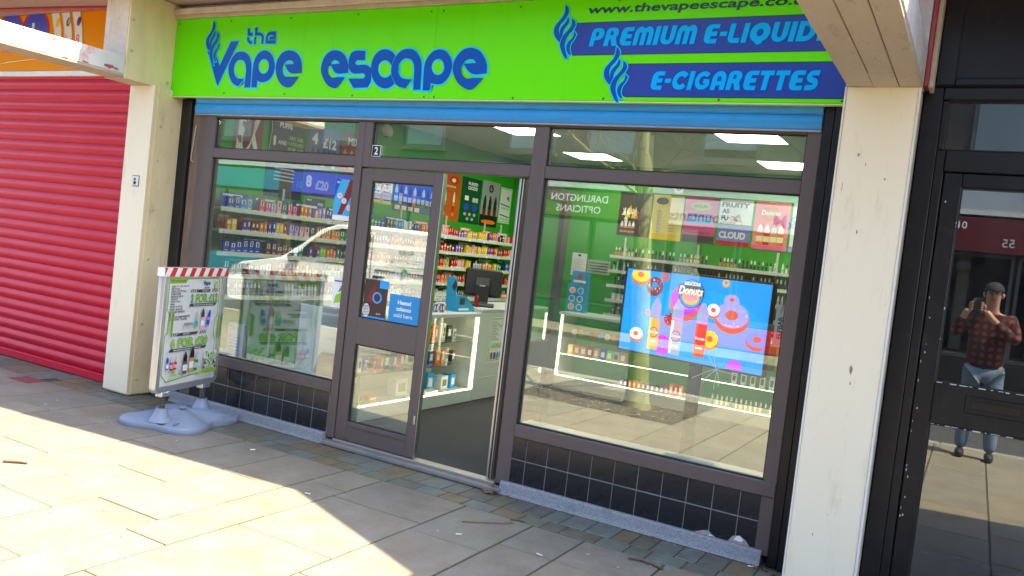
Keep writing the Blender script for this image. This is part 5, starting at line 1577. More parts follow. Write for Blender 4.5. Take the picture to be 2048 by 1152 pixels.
poster('violet blue poster reading 8 for £20 above the left shelves', wallL(1.42, 1.93), LW, 0.46, 0.27, ink('violet_blue', 70, 70, 170), f8for)
def fpur(a, w, h):
    for k in range(5):
        a.rect(w * .1, h * (.12 + k * .16), w * (.5 + .08 * (k % 3)), h * (.18 + k * .16), I_lilac)
poster('purple list poster behind the left window beside the door', wallL(1.90, 1.92), LW, 0.36, 0.29, ink('grape', 70, 50, 140), fpur)
def ftit(a, w, h):
    a.text('TITAN', w * .08, h * .7, I_white, h=h * .16, bold=0.03)
    a.rect(w * .62, h * .1, w * .9, h * .6, I_lgrey)
poster('small navy display card above the left shelves', wallL(1.46, 1.80), LW, 0.30, 0.11, ink('ink_navy', 20, 34, 60), ftit)
def fyel(a, w, h):
    for i in range(2):
        for j in range(3):
            a.rect(w * (.05 + i * .5), h * (.05 + j * .32), w * (.45 + i * .5), h * (.30 + j * .32), (I_cream, I_white)[(i + j) % 2])
            a.rect(w * (.08 + i * .5), h * (.14 + j * .32), w * (.42 + i * .5), h * (.18 + j * .32), I_brown)
poster('yellow grid of price cards seen through the door glass', wallL(2.48, 1.97), LW, 0.37, 0.28, I_yellow, fyel)
def fbg(a, w, h):
    for k in range(9):
        bottle2(a, w * (.06 + k * .11), h * .22, h * .62, (I_sky, I_lgrey, I_purple, I_blue, I_orange, I_teal, I_grey, I_black, I_blue)[k], (I_white, I_black)[k % 2], I_white)
    for k in range(4):
        a.rect(w * (.04 + k * .16), h * .04, w * (.16 + k * .16), h * .18, I_cream)
poster('wide blue poster of many bottles seen through the door glass', wallL(2.88, 1.92), LW, 0.80, 0.36, ink('steel_blue', 60, 90, 140), fbg)
def forg(a, w, h):
    a.poly(ell(w * .62, h * .86, w * .22, h * .09), I_red)
    a.poly(ell(w * .62, h * .86, w * .10, h * .045), I_cream)
    a.text('BANANA', w * .2, h * .70, I_cream, h=h * .045, w=w * .55, bold=0.03)
    for x in (.28, .70):
        bottle2(a, w * x, h * .10, h * .52, I_tan, I_white, I_red, w=w * .055)
poster('orange poster with two white capped bottles seen through the doorway', wallL(3.80, 1.90), LW, 0.47, 0.60, ink('amber', 200, 88, 16), forg)
def fgods(a, w, h):
    a.rect(w * .02, h * .02, w * .98, h * .98, ink('bottle_green', 10, 74, 44))
    a.text('PUKED', w * .30, h * .84, I_white, h=h * .07, w=w * .5, bold=0.04)
    a.text('GODS', w * .30, h * .74, I_white, h=h * .08, w=w * .5, bold=0.04)
    a.rect(w * .18, h * .50, w * .38, h * .60, I_white)
    a.rect(w * .58, h * .48, w * .88, h * .58, I_lgrey)
    for x, y in ((.28, .36), (.72, .36)):
        a.poly(ell(w * x, h * y, w * .14, h * .08), I_blue)
    for x, y in ((.25, .2), (.5, .2), (.75, .2), (.4, .1), (.65, .1)):
        a.poly(ell(w * x, h * y, w * .07, h * .035), I_lgrey)
poster('dark green poster with white lettering beside the orange poster', wallL(4.30, 1.90), LW, 0.47, 0.60, I_dgreen, fgods)
def fbot(a, w, h):
    a.rect(0, h * .25, w, h, ink('mist', 160, 160, 165))
    a.poly(ell(w * .5, h * .84, w * .13, h * .09), I_black)
    a.text('G', w * .45, h * .80, I_white, h=h * .07)
    for x in (.2, .5, .8):
        bottle2(a, w * x, h * .16, h * .52, I_black, I_black, I_dred, w=w * .09)
    a.poly(ell(w * .5, h * .10, w * .42, h * .05), I_orange)
poster('grey poster with three dark bottles seen through the doorway', wallL(4.80, 1.90), LW, 0.46, 0.62, I_black, fbot)
def fprice(a, w, h):
    a.line([(w * .04, h * .97), (w * .92, h * .97), (w * .96, h * .05), (w * .04, h * .03), (w * .04, h * .97)], 0.012, I_lime)
    a.poly([(w * .55, h * .72), (w * .75, h * .80), (w * .85, h * .62)], I_green)
    for k in range(2):
        a.poly([(w * .1, h * (.55 - k * .3)), (w * .9, h * (.50 - k * .3)), (w * .9, h * (.47 - k * .3)), (w * .1, h * (.52 - k * .3))], I_black)
        a.text(('3 FOR £12', '6 FOR £20')[k], w * .15, h * (.38 - k * .3), I_lime, h=h * .08, w=w * .7, bold=0.04)
poster('white price poster with lime border high in the far corner', wallL(5.29, 1.98), LW, 0.32, 0.50, m_paper, fprice)
# back wall, seen through the big right window
def fflame(a, w, h):
    rng = random.Random(2)
    for k in range(14):
        x, y = w * rng.uniform(.15, .6), h * rng.uniform(.3, .55)
        a.poly([(x - .03, y), (x + .03, y), (x + rng.uniform(-.02, .02), y + rng.uniform(.05, .14))], rng.choice((I_orange, I_yellow, I_cream)))
    for k in range(4):
        bottle2(a, w * (.15 + k * .12), h * .08, h * .26, I_orange, I_white, I_black)
poster('black poster with orange flames at the left end of the back wall row', wallB(-2.05, 1.98), BWU, 0.45, 0.58, I_black, fflame)
def fylw(a, w, h):
    a.poly(ell(w * .3, h * .86, w * .20, h * .08), I_grey)
    a.rect(0, 0, w, h * .14, I_yellow)
    for k in range(7):
        a.text('AX', w * .18, h * (.16 + k * .075), I_lilac, h=h * .05, bold=0.02)
        a.rect(w * .55, h * (.2 + k * .06), w * (.75 + .03 * (k % 3)), h * (.215 + k * .06), I_tan)
poster('pale yellow poster second from the left on the back wall', wallB(-1.58, 1.97), BWU, 0.42, 0.59, ink('pale_yellow', 235, 215, 130), fylw)
def fpk(a, w, h):
    a.poly(ell(w * .5, h * .80, w * .32, h * .10), I_lime)
    a.text('SOUR', w * .28, h * .77, I_red, h=h * .06, w=w * .44, bold=0.04)
    a.rect(w * .1, h * .56, w * .9, h * .64, I_navy)
    a.rect(w * .1, h * .42, w * .9, h * .54, I_sky)
    a.rect(w * .0, 0, w, h * .16, I_pdark)
    a.text('Accountants', w * .05, h * .2, I_pdark, h=h * .06, w=w * .8, shear=0.2)  # reflection of the sign across the road, painted into the print
poster('hot pink poster with blue bar on the back wall', wallB(-1.14, 1.98), BWU, 0.42, 0.58, ink('hot_pink', 225, 85, 140), fpk)
def ffr(a, w, h):
    a.text('FRUITY', w * .06, h * .68, I_pdark, h=h * .20, w=w * .84, bold=0.05)
    a.text('AS', w * .08, h * .42, I_pdark, h=h * .20, bold=0.05)
    a.text('FU', w * .08, h * .14, I_pdark, h=h * .20, bold=0.05)
    a.text('*K', w * .36, h * .14, I_red, h=h * .20, bold=0.05)
poster('white poster with big dark slogan lettering on the back wall', wallB(-0.69, 2.25), BWU, 0.42, 0.31, I_white, ffr)
def ffl(a, w, h):
    a.text('CLOUD', w * .06, h * .35, I_white, h=h * .35, w=w * .8, bold=0.05)
    a.rect(0, 0, w, h * .22, I_red)
poster('lilac poster with red foot strip below the slogan poster', wallB(-0.69, 1.98), BWU, 0.42, 0.25, ink('lilac_blue', 130, 130, 200), ffl)
def fdon(a, w, h):
    a.poly(ell(w * .45, h * .74, w * .24, h * .16), I_orange)
    a.poly(ell(w * .45, h * .76, w * .20, h * .12), I_tan)
    a.text('Donuts', w * .18, h * .71, I_white, h=h * .10, w=w * .55, bold=0.04, shear=0.2)
    for k in range(4):
        bottle2(a, w * (.2 + k * .2), h * .10, h * .42, (I_orange, I_red, I_tan, I_orange)[k], I_white, I_cream)
    a.rect(0, 0, w, h * .08, I_pink)
poster('coral pink poster with donut emblem and four bottles on the back wall', wallB(-0.24, 1.97), BWU, 0.42, 0.60, ink('coral', 240, 140, 140), fdon)
def fwh(a, w, h):
    a.text('OLD', w * .3, h * .72, I_pdark, h=h * .06, bold=0.03)
    a.text('pcb', w * .3, h * .64, I_pdark, h=h * .06, bold=0.03)
    a.poly(ell(w * .45, h * .26, w * .16, h * .09), I_black)
    bottle2(a, w * .45, h * .12, h * .36, I_lgrey, I_grey, I_black)
    a.poly([(0, 0), (w, 0), (w, h * .2), (w * .6, h * .06), (0, h * .12)], I_lilac)
poster('white poster with one black bottle at the right end of the back wall', wallB(0.21, 1.97), BWU, 0.40, 0.60, I_white, fwh)
def fpan(a, w, h):
    a.poly(ell(w * .5, h * .5, w * .5, h * .48), I_white)
    for x in (.33, .67):
        a.poly(ell(w * x, h * .55, w * .13, h * .16), I_pdark)
    a.poly(ell(w * .5, h * .35, w * .09, h * .07), I_pdark)
poster('small grey white roundel above the pale yellow poster', wallB(-1.32, 2.585), BWU, 0.13, 0.13, I_lgrey, fpan)
def fa4(a, w, h):
    a.poly(ell(w * .5, h * .9, w * .12, h * .05), I_pdark)
    for k in range(9):
        a.rect(w * .15, h * (.12 + k * .075), w * (.6 + .05 * (k % 4)), h * (.14 + k * .075), I_lgrey)
poster('white A4 notice on the green back wall left of the shelves', wallB(-2.66, 1.37), BWU, 0.22, 0.31, m_paper, fa4)
poster('grey landscape notice on the green back wall by the shelves', wallB(-2.42, 1.42), BWU, 0.34, 0.19, ink('notice_grey', 170, 185, 165), lambda a, w, h: [a.rect(w * .08, h * (.15 + k * .2), w * .9, h * (.22 + k * .2), I_grey) for k in range(4)])

# stickers on the glass (outer face of the panes stays clear, they sit just inside)
GY = 0.0335
def gl(x, z):
    return (x, GY, z)
def fst1(a, w, h):
    a.poly([(w * .25, h * .14), (w * .5, h * .14), (w, h * .75), (w, h), (w * .75, h)], I_dred)
    a.poly([(0, h * .5), (w * .3, h), (0, h)], I_blue)
    a.rect(0, 0, w, h * .12, I_white)
    for x, y in ((.3, .6), (.55, .48), (.85, .32)):
        a.poly(ell(w * x, h * y, w * .13, h * .07), I_white)
        a.poly(ell(w * x, h * y, w * .09, h * .05), I_lpink)
    a.text('ICE', w * .1, h * .9, I_white, h=h * .05, bold=0.03)
poster('blue and red window sticker beside the door frame in the left window', gl(-2.055, 1.685), BWU, 0.185, 0.31, ink('ice_blue', 60, 170, 220), fst1, 'sticker', 'window_sticker', 0.001)
poster('white and green window sticker low beside the door frame in the left window', gl(-1.975, 1.03), BWU, 0.105, 0.225, m_paper, lambda a, w, h: [a.poly([(w * .2, h * .1), (w * .9, h * .2), (w * .8, h * .5), (w * .3, h * .4)], I_lime), a.poly([(w * .5, h * .5), (w * .95, h * .6), (w * .8, h * .75)], I_green), a.rect(w * .1, h * .85, w * .8, h * .9, I_grey)], 'sticker', 'window_sticker', 0.001)
def fheat(a, w, h):
    a.text('Heated', w * .5, h * .66, I_white, h=h * .15, center=True, bold=0.03)
    a.text('tobacco', w * .5, h * .43, I_white, h=h * .15, center=True, bold=0.03)
    a.text('sold here', w * .5, h * .20, I_white, h=h * .15, center=True, bold=0.005)
GD = 0.0295
poster('bright blue door sticker reading heated tobacco sold here', (-1.425, GD, 0.990), BWU, 0.272, 0.205, ink('sticker_blue', 0, 140, 205), fheat, 'sticker', 'door_sticker', 0.001)
def fdark(a, w, h):
    a.poly([(w * .1, h * .45), (w * .5, h * .95), (w * .45, h * .4)], I_dred)
    a.ring(w * .58, h * .55, w * .2, w * .14, I_sky)
    a.rect(w * .65, h * .8, w, h, I_sky)
    a.text('Quick', w * .6, h * .12, I_white, h=h * .05, shear=0.2)
    a.rect(0, 0, w * .99, h * .06, I_sky)
    rng = random.Random(6)
    a.poly(ell(w * .16, h * .2, w * .15, h * .17), I_white)
    for k in range(7):
        a.line([(w * .05, h * (.07 + k * .04)), (w * .28, h * (.09 + k * .04))], 0.004, I_black)
poster('dark picture poster in the bottom corner of the door glass', (-1.665, GD, 0.988), BWU, 0.215, 0.29, ink('umber', 60, 34, 34), fdark, 'sticker', 'door_sticker', 0.001)
num = poster('black and white number 2 plate in the fanlight over the door', (-1.725, 0.030 - 0.012, 2.1785), BWU, 0.082, 0.084, I_white, lambda a, w, h: (a.rect(w * .06, h * .06, w * .94, h * .94, I_black), a.text('2', w * .5, h * .18, I_white, h=h * .66, w=w * .42, center=True, bold=0.02)), 'number plate', 'number_plate', 0.002)
def fs(a, w, h):
    a.text('BAR', w * .55, h * .3, I_white, h=h * .25)
# things standing on the left window ledge
m_board = mat('white_foam_board', (0.74, 0.80, 0.86), 0.5, var=0.08, scale=2)
o = MB().cbox(-2.37, -1.90, 0.128, 0.140, 0.475, 1.0, b=0.002).build('foam_board', m_board)
tag(o, 'blank white board standing in the left window beside the door', 'board')
o = MB().extrude([(-2.135, 0.476), (-1.93, 0.476), (-1.93, 0.66), (-2.08, 0.66), (-2.105, 0.63), (-2.145, 0.50)], 'y', 0.10, 0.122).build('card_holder', mat('grey_card', (0.12, 0.13, 0.15), 0.5))
tag(o, 'grey slanted card at the foot of the white window board', 'card')
poster('pale blue leaflet with dark edge low in the left window by the pavement sign', (-3.12, 0.10, 0.475), BWU, 0.24, 0.27, ink('leaflet_blue', 170, 195, 225), lambda a, w, h: (a.text('TRY', w * .05, h * .75, I_pdark, h=h * .16), a.rect(w * .78, 0, w, h, I_pdark), [a.rect(w * .1, h * (.15 + k * .1), w * .6, h * (.19 + k * .1), I_sky) for k in range(5)]), 'leaflet', 'window_leaflet', 0.004)
led = struct(MB().cbox(-3.53, -1.865, 0.081, 0.30, 0.43, 0.474, b=0.004).build('window_ledge_left', m_wlam))
struct(MB().cbox(-0.262, 1.43, 0.081, 0.20, 0.430, 0.474, b=0.004).build('window_ledge_right', m_wlam))
struct(MB().box(-3.53, -1.87, 0.16, 0.18, FZ, 0.429).build('riser_lining_left', m_gwall))
struct(MB().box(-0.31, 1.40, 0.16, 0.18, FZ, 0.429).build('riser_lining_right', m_gwall))
poster('orange card reading It\'s standing on the third left shelf', (-3.41, 1.86, 1.318), LW, 0.17, 0.15, ink('hot_orange', 240, 90, 30), lambda a, w, h: (a.text("It's", w * .2, h * .66, I_white, h=h * .22, bold=0.03), a.rect(w * .2, h * .52, w * .8, h * .55, I_cream)), 'card', 'shelf_card', 0.003)
def felf(a, w, h):
    a.text('ELFBAR', w * .42, h * .16, I_pdark, h=w * .26, w=h * .55, ang=pi / 2, bold=0.03)
    a.text('600V2', w * .85, h * .18, I_pdark, h=w * .26, w=h * .45, ang=pi / 2, bold=0.03)
    a.line([(w * .25, h * .8), (w * .35, h * .97)], 0.012, I_lgrey)
poster('white vertical card in the window beside the screen', (1.285, 0.12, 1.235), BWU, 0.10, 0.235, m_paper, felf, 'card', 'window_card', 0.004)
yb = thing('vape_pack', 'yellow and white vape pack below the vertical card in the window', 'box', (1.345, 0.13, 1.08))
B('carton', I_yellow, yb, -0.035, 0.035, 0, 0.03, 0, 0.15)
B('label', I_white, yb, -0.028, 0.028, -0.002, -0.0005, 0.05, 0.10, b=0.0004)

# screen in the window -------------------------------------------------------
tvx0, tvy0, tvx1, tvy1 = 0.200, 0.470, 1.235, 0.225
tw = math.hypot(tvx1 - tvx0, tvy1 - tvy0)
thh = 0.566
tv = thing('display_screen', 'large flat screen showing a donut advert in the right window', 'screen', (tvx0, tvy0, 1.020), math.atan2(tvy1 - tvy0, tvx1 - tvx0))
B('casing', m_blk, tv, 0, tw, 0.002, 0.045, 0, thh, b=0.006)
for q in ((0, tw, 0, 0.012), (0, tw, thh - 0.010, thh), (0, 0.010, 0.0121, thh - 0.0101), (tw - 0.010, tw, 0.0121, thh - 0.0101)):
    B('bezel', m_blk, tv, q[0], q[1], -0.008, 0.0015, q[2], q[3], b=0.002)
B('pole', m_blk, tv, tw * 0.5, tw * 0.5 + 0.075, 0.050, 0.10, -0.965, 0.40)
B('foot', m_blk, tv, tw * 0.5 - 0.28, tw * 0.5 + 0.34, -0.10, 0.28, -0.969, -0.952)
sE = 0.42
def em(n, r, g, b):
    return emat('screen_' + n, C_(r, g, b), sE)
e_bg = em('blue', 0, 140, 232); e_cy = em('cyan', 60, 190, 245); e_or = em('orange', 210, 90, 60); e_pu = em('purple', 190, 60, 225); e_li = em('lilac', 160, 150, 240)
e_br = em('brown', 120, 40, 60); e_tn = em('tan', 215, 160, 90); e_wh = em('white', 225, 225, 235); e_ye = em('yellow', 230, 200, 40); e_rd = em('red', 205, 60, 40); e_dk = em('dark', 25, 40, 70); e_gr = em('grey', 150, 165, 185); e_pk = em('pink', 240, 120, 150)
a = Art((0.010, 0.002, 0.012), U, V, step=0.00016)
w, h = tw - 0.020, thh - 0.022
a.rect(0, 0, w, h, e_bg)
a.poly(ell(w * .55, h * .45, w * .42, h * .40, n=40), emat('screen_mid', C_(0, 150, 238), sE))
def donut(x, y, r, base, ice, hole=None, asp=1.0, spr=None, t=0.0, n=0):
    a.poly([(px, py) for px, py in ell(w * x, h * y - r * .14, r, r * asp, t=t) if -0.001 <= px <= w + .001 and -0.001 <= py <= h + .001], base)
    a.poly([(px, py) for px, py in ell(w * x, h * y + r * .04, r * .94, r * .86 * asp, t=t) if -0.001 <= px <= w + .001 and -0.001 <= py <= h + .001], ice)
    rr = random.Random(int(x * 100))
    for k in range(n):
        ag, rd = rr.uniform(0, 6.28), rr.uniform(.5, .85) * r
        px, py = w * x + rd * cos(ag), h * y + rd * sin(ag) * .85 * asp
        if 0 < px < w and 0 < py < h:
            a.line([(px, py), (px + rr.uniform(-.008, .008), py + .006)], 0.004, rr.choice((e_wh, e_ye, e_pk, e_cy)))
    a.poly(ell(w * x, h * y + r * .04, r * .36, r * .33 * asp, t=t), hole or e_bg)
donut(.105, .935, .075, e_or, e_ye, e_or, asp=.75)
donut(.22, .83, .062, e_br, e_br, None, n=22)
donut(.29, .955, .030, e_or, e_or)
donut(.125, .215, .055, e_or, e_wh, e_or, asp=.85, n=24)
donut(.455, .70, .115, e_or, e_pu, e_bg, n=6)
donut(.775, .60, .118, e_or, e_li, e_or, asp=.78, n=16)
donut(.765, .78, .052, e_li, e_li, e_or, asp=.7)
donut(.655, .635, .046, e_or, e_wh, e_or, n=8)
donut(.655, .30, .060, e_or, e_ye, e_or, n=8)
donut(.335, .15, .058, e_pu, e_pu, e_bg, asp=1.15)
donut(.365, .46, .042, e_or, e_br, e_br, n=10)
donut(.205, .50, .020, e_pk, e_pk, e_pu)
donut(.955, .38, .075, e_or, e_bg, e_or, asp=.75)
donut(.835, .03, .055, e_pu, e_pu, e_pu)
donut(.72, .965, .025, e_tn, e_tn)
def sb(x, y, hh, body, lab):
    x *= w; y *= h
    r = hh * .118
    a.poly([(x - r, y), (x - r * .9, y - .006), (x + r * .9, y - .006), (x + r, y), (x + r, y + hh * .6), (x - r, y + hh * .6)], body)
    a.rect(x - r, y + hh * .005, x - r * .55, y + hh * .6, lab)
    a.poly([(x - r, y + hh * .61), (x + r, y + hh * .61), (x + r * .95, y + hh * .84), (x + r * .2, y + hh), (x - r * .2, y + hh), (x - r * .95, y + hh * .84)], e_li)
    a.poly([(x - r, y + hh * .61), (x - r * .4, y + hh * .61), (x - r * .4, y + hh * .9), (x - r * .95, y + hh * .84)], e_gr)
    a.poly(ell(x, y + hh * .32, r * .85, r * .85), e_dk)
    a.poly(ell(x, y + hh * .32, r * .75, r * .75), body)
    a.text('Donuts', x, y + hh * .30, e_wh, w=r * 1.7, center=True, bold=0.03)
    a.rect(x - r * .6, y + hh * .13, x + r * .6, y + hh * .16, e_wh)
sb(.265, .075, .335, e_tn, e_ye)
sb(.425, .06, .355, e_gr, e_wh)
sb(.595, .09, .335, e_rd, e_or)
a.poly(ell(w * .50, h * .79, w * .088, w * .088, n=32), e_dk)
a.poly(ell(w * .50, h * .79, w * .082, w * .082, n=32), e_bg)
a.poly(ell(w * .50, h * .79, w * .070, w * .070, n=32), e_dk)
a.poly(ell(w * .50, h * .755, w * .062, w * .050, n=32), e_tn)
a.poly(ell(w * .50, h * .745, w * .045, w * .020, n=32), e_pk)
a.text('DELICIOUS', w * .502, h * .885, e_wh, h=h * .040, w=w * .11, center=True, bold=0.04)
a.text('Donuts', w * .495, h * .765, e_dk, h=h * .125, w=w * .185, center=True, bold=0.09, shear=0.2)
a.text('Donuts', w * .495, h * .772, e_tn, h=h * .105, w=w * .17, center=True, bold=0.05, shear=0.2)
a.text('Donuts', w * .495, h * .776, e_wh, h=h * .095, w=w * .165, center=True, bold=0.015, shear=0.2)
a.build('picture', tv)
# ------------------------------------------------------------------ the street behind the viewer (seen mirrored in the glass)
m_van = mat('white_van_paint', (0.86, 0.86, 0.86), 0.25, coat=0.5)
m_dglass = glassmat('vehicle_glass', (0.18, 0.20, 0.22), 0.12)
m_tyre = mat('tyre_rubber', (0.02, 0.02, 0.02), 0.85)
m_rim = mat('wheel_alloy', (0.45, 0.45, 0.46), 0.35, metal=0.9)
van = thing('parked_van', 'small white panel van parked at the kerb, mirrored in the left window', 'van', (-7.55, -7.05, -0.11), radians(-14))
# side outline, nose towards -x ; local x from -2.2 (nose) to 2.15 (tail)
side = [(-2.20, 0.35), (-2.22, 0.62), (-2.15, 0.86), (-1.95, 0.98), (-1.20, 1.13), (-0.75, 1.45), (-0.42, 1.72), (-0.15, 1.82), (0.4, 1.86), (1.5, 1.86), (1.95, 1.82), (2.08, 1.60), (2.15, 1.05), (2.15, 0.40), (2.10, 0.30)]
def arch(cx, r=0.36, n=8):
    return [(cx + r * cos(t), 0.30 + r * sin(t)) for t in [pi * k / n for k in range(n + 1)]]
outline = side + arch(1.35) + arch(-1.40) + [(-2.15, 0.30)]
outline = [p for p in outline]
yw = [(-0.92, 0.0), (-0.90, 0.03), (0.90, 0.03), (0.92, 0.0)]
vb = MB()
def inset_outline(P_, d):
    out = []
    for x, z in P_:
        k = 1.0 if z < 1.0 else 1.0 - 0.05 * (z - 1.0)
        out.append((x * (1 - d * 0.01), z - d * 0.012))
    return out
vb.extrude(outline, 'y', -0.86, 0.86)
body = vb.build('body', m_van, van)
bm_ = body.modifiers.new('bevel', 'BEVEL')
bm_.width = 0.05
bm_.segments = 3
bm_.limit_method = 'ANGLE'
bm_.angle_limit = radians(50)
for s_ in (0.868, -0.868):
    sg_ = 1 if s_ > 0 else -1
    win = [(-0.92, 1.16), (-0.55, 1.50), (-0.28, 1.68), (-0.05, 1.73), (0.42, 1.75), (0.50, 1.66), (0.46, 1.30), (0.30, 1.18)]
    MB().extrude(win, 'y', s_ - 0.012 * sg_, s_ + 0.004 * sg_).build('side_window', m_dglass, van)
    MB().extrude(offset_poly(win, 0.03), 'y', s_ - 0.02 * sg_, s_ - 0.001 * sg_).build('window_seal', m_blk, van)
    MB().cbox(0.10, 0.34, s_ - 0.01, s_ + 0.028, 0.99, 1.03, b=0.012).build('door_handle', I_red if s_ > 0 else m_blk, van)
    MB().cbox(0.62, 0.84, s_ - 0.01, s_ + 0.028, 0.99, 1.03, b=0.012).build('door_handle', m_blk, van)
    for x_ in (0.56, -0.95, 1.75):
        B('door_gap', m_blk, van, x_, x_ + 0.008, s_ - 0.004, s_ + 0.003, 0.42, 1.05 if x_ < 0 else 1.70, b=0.001)
    B('slide_rail', I_grey, van, 0.65, 1.9, s_ - 0.004, s_ + 0.006, 1.12, 1.14, b=0.002)
    B('sill_trim', m_blk, van, -0.98, 0.95, s_ - 0.01, s_ + 0.012, 0.28, 0.40, b=0.01)
    MB().cbox(-0.98, -0.78, s_ - 0.02 if s_ > 0 else s_ - 0.16, s_ + 0.16 if s_ > 0 else s_ + 0.02, 1.10, 1.24, b=0.04).build('mirror', m_blk, van)
    MB().extrude([(-2.19, 0.80), (-2.05, 0.93), (-1.78, 0.96), (-1.95, 0.80), (-2.12, 0.74)], 'y', s_ - 0.20 * sg_, s_ + 0.003 * sg_).build('headlight', mat('lamp_lens', (0.35, 0.36, 0.38), 0.1), van)
    for wx in (1.35, -1.40):
        wh = MB()
        wh.lathe([(0.20, -0.09), (0.30, -0.10), (0.315, -0.07), (0.315, 0.07), (0.30, 0.10), (0.20, 0.09)], n=28).build('wheel', m_tyre, van).matrix_local = Matrix.Translation((wx, s_ - 0.08 * sg_, 0.315)) @ Matrix.Rotation(pi / 2, 4, 'X')
        hub = MB().lathe([(0.205, -0.03), (0.20, 0.0), (0.10, 0.015), (0.05, 0.03), (0.0, 0.03)], n=20).build('hubcap', m_rim, van)
        hub.matrix_local = Matrix.Translation((wx, s_ + 0.0 * sg_, 0.315)) @ Matrix.Rotation(-sg_ * pi / 2, 4, 'X')
MB().add([(-1.17, -0.74, 1.16), (-1.17, 0.74, 1.16), (-0.42, 0.70, 1.735), (-0.42, -0.70, 1.735), (-1.15, -0.74, 1.14), (-1.15, 0.74, 1.14), (-0.40, 0.70, 1.715), (-0.40, -0.70, 1.715)], [(0, 1, 2, 3), (7, 6, 5, 4), (0, 4, 5, 1), (1, 5, 6, 2), (2, 6, 7, 3), (3, 7, 4, 0)]).build('windscreen', m_dglass, van)
a = Art((0, 0.872, 0), (-1, 0, 0), (0, 0, 1))
a.text('Andys', -1.35, 1.42, I_grey, h=0.10, shear=0.25)
a.line([(-1.75, 1.34), (-0.85, 1.34), (-0.85, 1.24), (-1.75, 1.24), (-1.75, 1.34)], 0.006, I_grey)
a.text('WINDOW CLEANERS', -1.70, 1.265, I_grey, h=0.05, w=0.8)
a.poly(ell(-1.2, 1.14, 0.05, 0.06), I_green)
a.build('side_lettering', van)
B('rear_bumper', m_blk, van, 2.10, 2.22, -0.80, 0.80, 0.34, 0.52, b=0.03)
B('front_bumper', m_blk, van, -2.26, -2.16, -0.80, 0.80, 0.36, 0.58, b=0.03)

# tree with its pit ------------------------------------------------------------
m_soil = mat('tree_pit_soil', (0.055, 0.04, 0.028), 0.95, var=0.8, scale=14, bump=1.0, bscale=30, col2=(0.12, 0.10, 0.07))
pit = MB()
n = 34
vs, fs = [], []
rng = random.Random(8)
for j in range(n):
    for i in range(n):
        x, y = -2.20 + 1.86 * i / (n - 1), -4.93 + 1.48 * j / (n - 1)
        vs.append((x, y, -0.006 + rng.uniform(-0.004, 0.012) + 0.035 * max(0, 1 - math.hypot(x + 0.9, y + 3.95) / 0.6)))
fs = [(j * n + i, j * n + i + 1, (j + 1) * n + i + 1, (j + 1) * n + i) for j in range(n - 1) for i in range(n - 1)]
struct(pit.add(vs, fs).build('tree_pit', m_soil, None, smooth=True))
lv = MB()
for k in range(420):
    x, y = rng.uniform(-2.2, -0.25), rng.uniform(-4.9, -3.3)
    s_ = rng.uniform(0.010, 0.028)
    t = rng.uniform(0, 6.28)
    z = 0.012 + rng.uniform(0, 0.02)
    lv.add([(x + s_ * cos(t), y + s_ * sin(t), z), (x - s_ * .4 * sin(t), y + s_ * .4 * cos(t), z + .008), (x - s_ * cos(t), y - s_ * sin(t), z + .002), (x + s_ * .4 * sin(t), y - s_ * .4 * cos(t), z + .006)], [(0, 1, 2, 3)], rng.randrange(3))
o = lv.build('leaf_litter', [mat('litter_tan', (0.30, 0.20, 0.11), 0.8), mat('litter_brown', (0.13, 0.08, 0.05), 0.8), mat('litter_pale', (0.42, 0.36, 0.28), 0.8)])
o['kind'] = 'stuff'
o['label'] = 'dead leaves and chippings scattered over the tree pit'
m_bark = mat('mossy_bark', (0.16, 0.15, 0.085), 0.9, var=0.9, scale=14, col2=(0.30, 0.30, 0.16), bump=1.0, bscale=45, dirt=0.5, dirtcol=(0.07, 0.06, 0.045), dscale=12, stretch=(1, 1, 0.35))
tr = thing('street_tree', 'bare street tree in a soil pit, mirrored in the right window', 'tree', (-0.90, -3.95, 0.0))
tp = [(0.01, 0, -0.02), (0.0, 0, 0.10), (-0.01, 0, 0.35), (-0.05, 0.0, 0.9), (-0.11, 0.02, 1.5), (-0.18, 0.03, 2.2), (-0.25, 0.02, 3.0), (-0.28, 0.0, 3.6)]
rngt = random.Random(19)
mbt = MB().tube(tp, [0.185, 0.140, 0.120, 0.112, 0.106, 0.102, 0.092, 0.080], n=14)
mbt.v = [(x + rngt.uniform(-.007, .007), y + rngt.uniform(-.007, .007), z) for x, y, z in mbt.v]
mbt.build('trunk', m_bark, tr, smooth=True)
cr = MB()
def branch(p, d, L_, r, lev):
    pts, rad = [Vector(p)], [r]
    q, dd_ = Vector(p), Vector(d).normalized()
    ns = 5
    for k in range(ns):
        dd_ = (dd_ + Vector((rngt.uniform(-.22, .22), rngt.uniform(-.22, .22), rngt.uniform(-.06, .16)))).normalized()
        q = q + dd_ * L_ / ns
        pts.append(q.copy())
        rad.append(r * (1 - 0.75 * (k + 1) / ns))
        if lev < 3 and k > 0:
            for _ in range(2 if lev < 2 else 1):
                nd = (dd_ + Vector((rngt.uniform(-1, 1), rngt.uniform(-1, 1), rngt.uniform(-.35, .7)))).normalized()
                branch(q, nd, L_ * rngt.uniform(.42, .62), rad[-1] * .62, lev + 1)
    cr.tube(pts, rad, n=6 if lev < 2 else 4, caps=False)
for k in range(5):
    t = 2 * pi * k / 5 + 0.4
    branch((-0.27, 0.01, 3.0 + 0.13 * k), (cos(t) * .9, sin(t) * .9, 0.75), 2.6, 0.052, 0)
branch((-0.28, 0.0, 3.55), (0, 0, 1), 2.8, 0.07, 0)
for t, z in ((2.3, 2.35), (0.6, 2.5), (4.4, 2.45)):
    branch((-0.2, 0.02, z), (cos(t), sin(t), 0.25), 1.4, 0.022, 1)
cr.build('crown', m_bark, tr)

